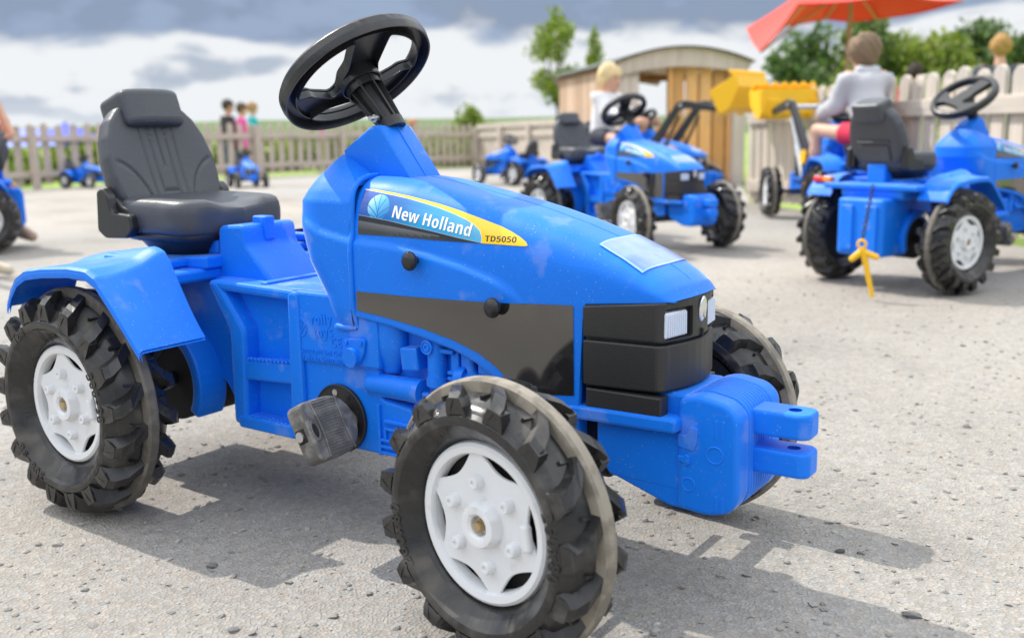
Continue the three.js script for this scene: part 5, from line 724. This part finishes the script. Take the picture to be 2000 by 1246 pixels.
// J: joints in a frame with x forward, y up, z to the person's right. u = head height unit
function person(label, J, o, group) {
  const T = thing('person', label, 'person', group), h = o.h, s = o.build || 1, mir = (p, q) => [p[0], p[1], p[2] * q];
  const hd = J.head, hx = h * 0.5, f = Math.cos(o.turn || 0), g = Math.sin(o.turn || 0), H = (x, y, z) => [hd[0] + x * f - z * g, hd[1] + y, hd[2] + x * g + z * f]; // head-local to body
  const headP = [ell(H(-0.05 * h, 0.10 * h, 0), [0.40 * h, 0.41 * h, 0.335 * h]), cap(H(0.12 * h, -0.10 * h, 0), H(0.20 * h, -0.32 * h, 0), 0.25 * h, 0.14 * h), cap(H(0.33 * h, -0.02 * h, 0), H(0.40 * h, -0.10 * h, 0), 0.035 * h, 0.05 * h), cap(H(0.0, 0.02 * h, 0.335 * h), H(-0.02 * h, -0.12 * h, 0.33 * h), 0.06 * h, 0.04 * h), cap(H(0.0, 0.02 * h, -0.335 * h), H(-0.02 * h, -0.12 * h, -0.33 * h), 0.06 * h, 0.04 * h), cap(H(-0.08 * h, -0.2 * h, 0), J.neck, 0.20 * h, 0.21 * h)];
  const torso = [cap(J.pelvis, J.waist, 0.44 * h * s, 0.42 * h * s), cap(J.waist, J.chest, 0.42 * h * s, 0.46 * h * s), cap(J.chest, J.neck, 0.40 * h * s, 0.22 * h)];
  const arms = [], legs = [], hands = [], lower = [];
  for (const q of [0, 1]) { const [sh, el, wr] = J.arms[q], [hp, kn, an, toe] = J.legs[q]; torso.push(cap(J.chest, sh, 0.36 * h * s, 0.24 * h * s));
    arms.push(cap(sh, el, 0.235 * h * s, 0.18 * h * s), cap(el, wr, 0.175 * h * s, 0.115 * h));
    const ls = o.long ? 1 : 0.82; legs.push(cap(hp, kn, 0.36 * h * s * ls, 0.25 * h * s * ls)); lower.push(cap(kn, [lerp(kn[0], an[0], 0.4), lerp(kn[1], an[1], 0.4), lerp(kn[2], an[2], 0.4)], 0.235 * h * s * ls, 0.235 * h * s * ls), cap([lerp(kn[0], an[0], 0.4), lerp(kn[1], an[1], 0.4), lerp(kn[2], an[2], 0.4)], an, 0.225 * h * s * ls, 0.14 * h), cap(an, toe, 0.15 * h, 0.10 * h));
    const d = V3(...wr).sub(V3(...el)).normalize(), side = V3(0, 0, wr[2] > 0 ? -1 : 1), up = d.clone().cross(side).normalize(), at3 = (x, y, z) => V3(...wr).addScaledVector(d, x * h).addScaledVector(up, y * h).addScaledVector(side, z * h).toArray();
    hands.push(cap(wr, at3(0.28, 0, 0), 0.12 * h, 0.135 * h)); for (let k = 0; k < 4; k++) { const y = (k - 1.5) * 0.075, L = [0.2, 0.25, 0.24, 0.17][k]; hands.push(cap(at3(0.34, y, 0), at3(0.34 + L * 0.6, y * 1.1, 0.05), 0.042 * h, 0.038 * h), cap(at3(0.34 + L * 0.6, y * 1.1, 0.05), at3(0.34 + L * 0.75, y * 1.1, 0.16), 0.038 * h, 0.03 * h)); } hands.push(cap(at3(0.10, 0.10, 0.04), at3(0.27, 0.19, 0.14), 0.05 * h, 0.038 * h)); }
  const all = [...headP, ...torso, ...arms, ...legs, ...lower, ...hands];
  mesh('body', sdfMesh(all, 0.09 * h, o.cell || 0.011), o.skin || skin, T);
  const eye = col(0.03, 0.02, 0.02, 0.2); for (const q of [1, -1]) mesh('eye', at(new THREE.SphereGeometry(0.042 * h, 10, 8), ...H(0.335 * h, 0.03 * h, q * 0.14 * h)), eye, T); mesh('mouth', at(new THREE.SphereGeometry(0.06 * h, 10, 8).scale(0.5, 0.35, 1.3), ...H(0.335 * h, -0.25 * h, 0), 0, -(o.turn || 0)), col(0.45, 0.12, 0.10, 0.5), T);
  const R = (x, y, z) => 0.085 * h * (fbm(x / h * 9 + 50, y / h * 6 + z / h * 9 + 50, 3, 3) - 0.5) * 2;
  mesh('hair', sdfMesh([headP[0], ell(H(-0.12 * h, 0.14 * h, 0), [0.36 * h, 0.37 * h, 0.335 * h])], 0.05, (o.cell || 0.011) * 0.8, { grow: 0.03 * h, rough: R, clip: (x, y, z) => { const lx = (x - hd[0]) * f + (z - hd[2]) * g, ly = y - hd[1]; return (lerp(-(o.hairLow ?? 0.34), o.fringe ?? 0.16, Math.min(1, Math.max(0, (lx / h + 0.40) / 0.75))) * h - ly) * 0.8; } }), o.hair, T);
  if (o.bun) mesh('bun', at(new THREE.SphereGeometry(0.17 * h, 16, 12), ...H(-0.45 * h, 0.12 * h, 0)), o.hair, T);
  const G = (o.cell || 0.011) * 0.35 + 0.005;
  mesh(o.topName || 'shirt', sdfMesh([...torso, ...arms.filter((_, i) => !o.short || i % 2 === 0)], 0.10 * h, o.cell || 0.011, { grow: G + 0.05 * h, rough: (x, y, z) => 0.012 * h * Math.sin(y / h * 9 + x / h * 4) + 0.02 * h * (fbm(x / h * 3 + 9, y / h * 3 + z / h * 2 + 9, 5, 3) - 0.5), clip: (x, y, z) => Math.max(y - J.neck[1] + 0.04 * h, J.pelvis[1] - (o.hem ?? 0.25) * h - y, ...[0, 1].map((q) => { const wr = J.arms[q][2], el = J.arms[q][1], d = V3(...wr).sub(V3(...el)).normalize(); return (z * wr[2] > 0 ? (x - wr[0]) * d.x + (y - wr[1]) * d.y + (z - wr[2]) * d.z : -1); })) }), o.top, T);
  if (o.hood) mesh('hood', sdfMesh([cap([J.neck[0] - 0.22 * h, J.neck[1] - 0.02 * h, -0.22 * h], [J.neck[0] - 0.30 * h, J.neck[1] - 0.30 * h, 0], 0.14 * h, 0.17 * h), cap([J.neck[0] - 0.22 * h, J.neck[1] - 0.02 * h, 0.22 * h], [J.neck[0] - 0.30 * h, J.neck[1] - 0.30 * h, 0], 0.14 * h, 0.17 * h), cap([J.neck[0] - 0.22 * h, J.neck[1], -0.2 * h], [J.neck[0] - 0.22 * h, J.neck[1], 0.2 * h], 0.13 * h)], 0.12 * h, o.cell || 0.011), o.top, T);
  const leg = o.long ? [...legs, ...lower.filter((_, i) => i % 3 < 2)] : legs;
  mesh(o.long ? 'trousers' : 'shorts', sdfMesh([torso[0], ...leg], 0.10 * h, o.cell || 0.011, { grow: G + 0.03 * h, clip: (x, y, z) => { let m = y - J.pelvis[1] - 0.30 * h; if (!o.long) for (const q of [0, 1]) { const [hp, kn] = J.legs[q], d = V3(...kn).sub(V3(...hp)), L = d.length(); d.normalize(); const t = (x - hp[0]) * d.x + (y - hp[1]) * d.y + (z - hp[2]) * d.z; if (z * hp[2] > 0) m = Math.max(m, t - L * (o.shortLen ?? 0.5)); } return m; } }), o.bottom, T);
  if (o.shoe) mesh('shoes', sdfMesh([lower[2], lower[5]], 0.03 * h, o.cell || 0.011, { grow: 0.05 * h }), o.shoe, T);
  return T;
}
function place(o, x, y, z, turn, s = 1) { o.position.set(x, y, z); o.rotation.y = turn; o.scale.setScalar(s); return o; }
const sit = (lean = 0, reach = 0.30, hy = 0.58, w = 0.105, kl = 0) => ({ pelvis: [0, 0.455, 0], waist: [0.01 + lean * 0.3, 0.56, 0], chest: [0.02 + lean * 0.8, 0.67, 0], neck: [0.03 + lean, 0.750, 0], head: [0.05 + lean * 1.15, 0.828, 0], arms: [[[0.02 + lean * 0.9, 0.715, w], [0.13, 0.60, w * 1.35], [reach, hy, 0.10]], [[0.02 + lean * 0.9, 0.715, -w], [0.13, 0.60, -w * 1.35], [reach, hy, -0.10]]], legs: [[[0.01, 0.445, 0.06], [0.235, 0.43, 0.125], [0.275, 0.20, 0.135], [0.36, 0.175, 0.145]], [[0.01, 0.445, -0.06], [0.235, 0.40 + kl, -0.125 - kl * 0.6], [0.27, 0.17 + kl * 0.5, -0.135 - kl * 0.5], [0.355, 0.145 + kl * 0.5, -0.145 - kl * 0.5]]] });
const stand = (o = {}) => ({ pelvis: [0, 0.92, 0], waist: [0.01, 1.06, 0], chest: [0.01, 1.27, 0], neck: [0.0, 1.45, 0], head: [0.03, 1.60, 0], arms: [[[0, 1.39, 0.17], [-0.03, 1.12, 0.24], [0.08 + (o.r || 0), 0.90 + (o.ry || 0), 0.24]], [[0, 1.39, -0.17], [-0.03, 1.12, -0.24], [0.08, 0.90, -0.24]]], legs: [[[0, 0.88, 0.09], [0.02 + (o.st || 0), 0.48, 0.10], [0 + (o.st || 0) * 1.4, 0.08, 0.10], [0.16 + (o.st || 0) * 1.4, 0.04, 0.12]], [[0, 0.88, -0.09], [0.02 - (o.st || 0) * 0.3, 0.48, -0.10], [-(o.st || 0), 0.08, -0.10], [0.16 - (o.st || 0), 0.04, -0.12]]] });
const wh = (T, x, y, z) => V3(x, y, z).applyAxisAngle(V3(0, 1, 0), T.rotation.y).add(T.position);
{ const p = wh(TA, -0.02, 0, 0); place(person('blonde child in white long-sleeved top riding the loader tractor by the playhouse', sit(0.02, 0.32, 0.555, 0.085), { h: 0.185, build: 0.85, hair: col(0.66, 0.50, 0.26, 0.6), top: col(0.72, 0.72, 0.74), topName: 'top', bottom: col(0.03, 0.03, 0.05), shoe: col(0.05, 0.05, 0.06), fringe: 0.10 }), p.x, p.y + 0.005, p.z, TA.rotation.y); }
{ const p = wh(TB, -0.02, 0, 0); place(person('child in grey hooded top and red shorts riding the loader tractor, seen from behind', sit(0.06, 0.33, 0.555, 0.082, 0.07), { h: 0.178, build: 0.86, hair: col(0.19, 0.125, 0.075, 0.7), top: col(0.50, 0.50, 0.53), topName: 'hoodie', hood: true, bottom: col(0.62, 0.02, 0.06), shortLen: 0.34, hem: 0.45 }), p.x, p.y + 0.005, p.z, TB.rotation.y, 0.97); }
const far = (label, x, z, turn, o, head, s = 1) => place(person(label, stand(o.pose), { h: 0.225, cell: 0.022, long: true, shoe: col(0.06, 0.06, 0.06), ...o }), x, head - 1.72 * s, z, turn, s);
far('person in dark jacket standing beyond the left fence behind the seat', -13.45, -11.14, 0.6, { hair: col(0.05, 0.035, 0.03), top: col(0.045, 0.045, 0.05), topName: 'jacket', bottom: col(0.08, 0.10, 0.16) }, 1.10);
far('person in bright pink top beside the person in dark jacket', -13.24, -11.27, 0.8, { hair: col(0.10, 0.06, 0.04), top: col(0.85, 0.08, 0.42), bottom: col(0.10, 0.13, 0.20) }, 1.04, 0.95);
far('person in turquoise top right of the pink one beyond the left fence', -12.42, -10.81, 0.9, { hair: col(0.40, 0.22, 0.10), top: col(0.02, 0.42, 0.52), bottom: col(0.12, 0.14, 0.22) }, 1.02, 0.85);
far('dark-haired person beyond the left fence right of the steering column', -12.62, -14.86, 0.4, { hair: col(0.03, 0.025, 0.02), top: col(0.03, 0.03, 0.04), bottom: col(0.05, 0.06, 0.10) }, 0.72, 0.9);
far('red-haired person in blue top beyond the left fence right of the column', -12.44, -15.02, 0.2, { hair: col(0.45, 0.16, 0.06), top: col(0.03, 0.12, 0.55), bottom: col(0.05, 0.06, 0.10) }, 0.72, 0.9);
far('dark-haired person with bun just above the pickets at right', -0.90, -7.81, 2.4, { hair: col(0.035, 0.02, 0.018), bun: true, top: col(0.40, 0.07, 0.06), bottom: col(0.05, 0.06, 0.1), cell: 0.014 }, 0.95, 0.62);
far('blonde person in dark grey jacket behind the pickets at the right edge', 0.04, -5.96, 2.1, { hair: col(0.42, 0.24, 0.08), top: col(0.07, 0.075, 0.10), topName: 'jacket', bottom: col(0.04, 0.05, 0.09), cell: 0.014 }, 1.00, 0.64);
place(person('person in coral top and shorts standing cut off by the left edge', stand({ st: 0.05 }), { h: 0.20, cell: 0.014, hair: col(0.2, 0.12, 0.07), top: col(0.80, 0.12, 0.09), short: true, bottom: col(0.7, 0.15, 0.1), shortLen: 0.35, shoe: col(0.55, 0.48, 0.38), skin: skin }), -2.405, 0, -0.87, 0.3, 0.62);
{ const p = V3(-3.53, 0, -1.41); place(person('crouching child with bent bare leg behind the tractor at the left edge', sit(0.02, 0.16, 0.50), { h: 0.19, hair: col(0.2, 0.13, 0.08), top: col(0.05, 0.06, 0.09), bottom: col(0.05, 0.08, 0.16), shortLen: 0.4, shoe: col(0.42, 0.30, 0.22), skin: skin2, cell: 0.013 }), p.x, gh(p.x, p.z) - 0.07, p.z, 0.05, 0.86); }

// ---------------------------------------------------------------- loose gravel on the yard
{
  const R = rng(314), mk = (name, n, geo, r0, r1, rad, colf, mat) => { const im = new THREE.InstancedMesh(geo, mat, n), m = new THREE.Matrix4(), q = new THREE.Quaternion(), c = new THREE.Color(); for (let i = 0; i < n; i++) { const t = Math.pow(R(), 1.25), d = 0.25 + t * rad, a = -Math.PI / 2 - 0.61 + (R() - 0.5) * 1.9, x = CAM.x + d * Math.cos(a), z = CAM.z + d * Math.sin(a), s = lerp(r0, r1, Math.pow(R(), 2.6)); q.setFromEuler(new THREE.Euler((R() - 0.5) * 0.7, R() * 6.28, (R() - 0.5) * 0.7)); m.compose(V3(x, gh(x, z) + s * 0.12, z), q, V3(s * (0.8 + 0.7 * R()), s * (0.35 + 0.4 * R()), s)); im.setMatrixAt(i, m); colf(c); im.setColorAt(i, c); } im.name = name; im.userData.kind = 'stuff'; im.castShadow = im.receiveShadow = true; scene.add(im); return im; };
  const rock = (seed) => { const g = new THREE.IcosahedronGeometry(1, 1), p = g.attributes.position; for (let i = 0; i < p.count; i++) { const x = p.getX(i), y = p.getY(i), z = p.getZ(i), f = 0.78 + 0.5 * vnoise(x * 1.7 + 10, y * 1.7 + z * 2.3 + 10, seed); p.setXYZ(i, x * f, y * f, z * f); } g.computeVertexNormals(); return g; };
  const chip = std({ color: 0xffffff, roughness: 0.92 });
  const a = mk('gravel', 9000, rock(3), 0.0016, 0.0048, 3.2, (c) => { const k = 0.20 + 0.14 * R(); c.setRGB(k * 1.04, k * 0.98, k * 0.90); }, chip); tag(a, 'fine pale stone chips scattered over the asphalt yard', 'gravel'); a.userData.kind = 'stuff';
  const b = mk('loose_stones', 70, rock(8), 0.0018, 0.0075, 2.6, (c) => { const k = 0.07 + 0.12 * R(); c.setRGB(k, k * 0.97, k * 0.93); }, chip); tag(b, 'dark loose pebbles lying about the asphalt', 'pebbles'); b.userData.kind = 'stuff';
}
renderer.render(scene, camera);
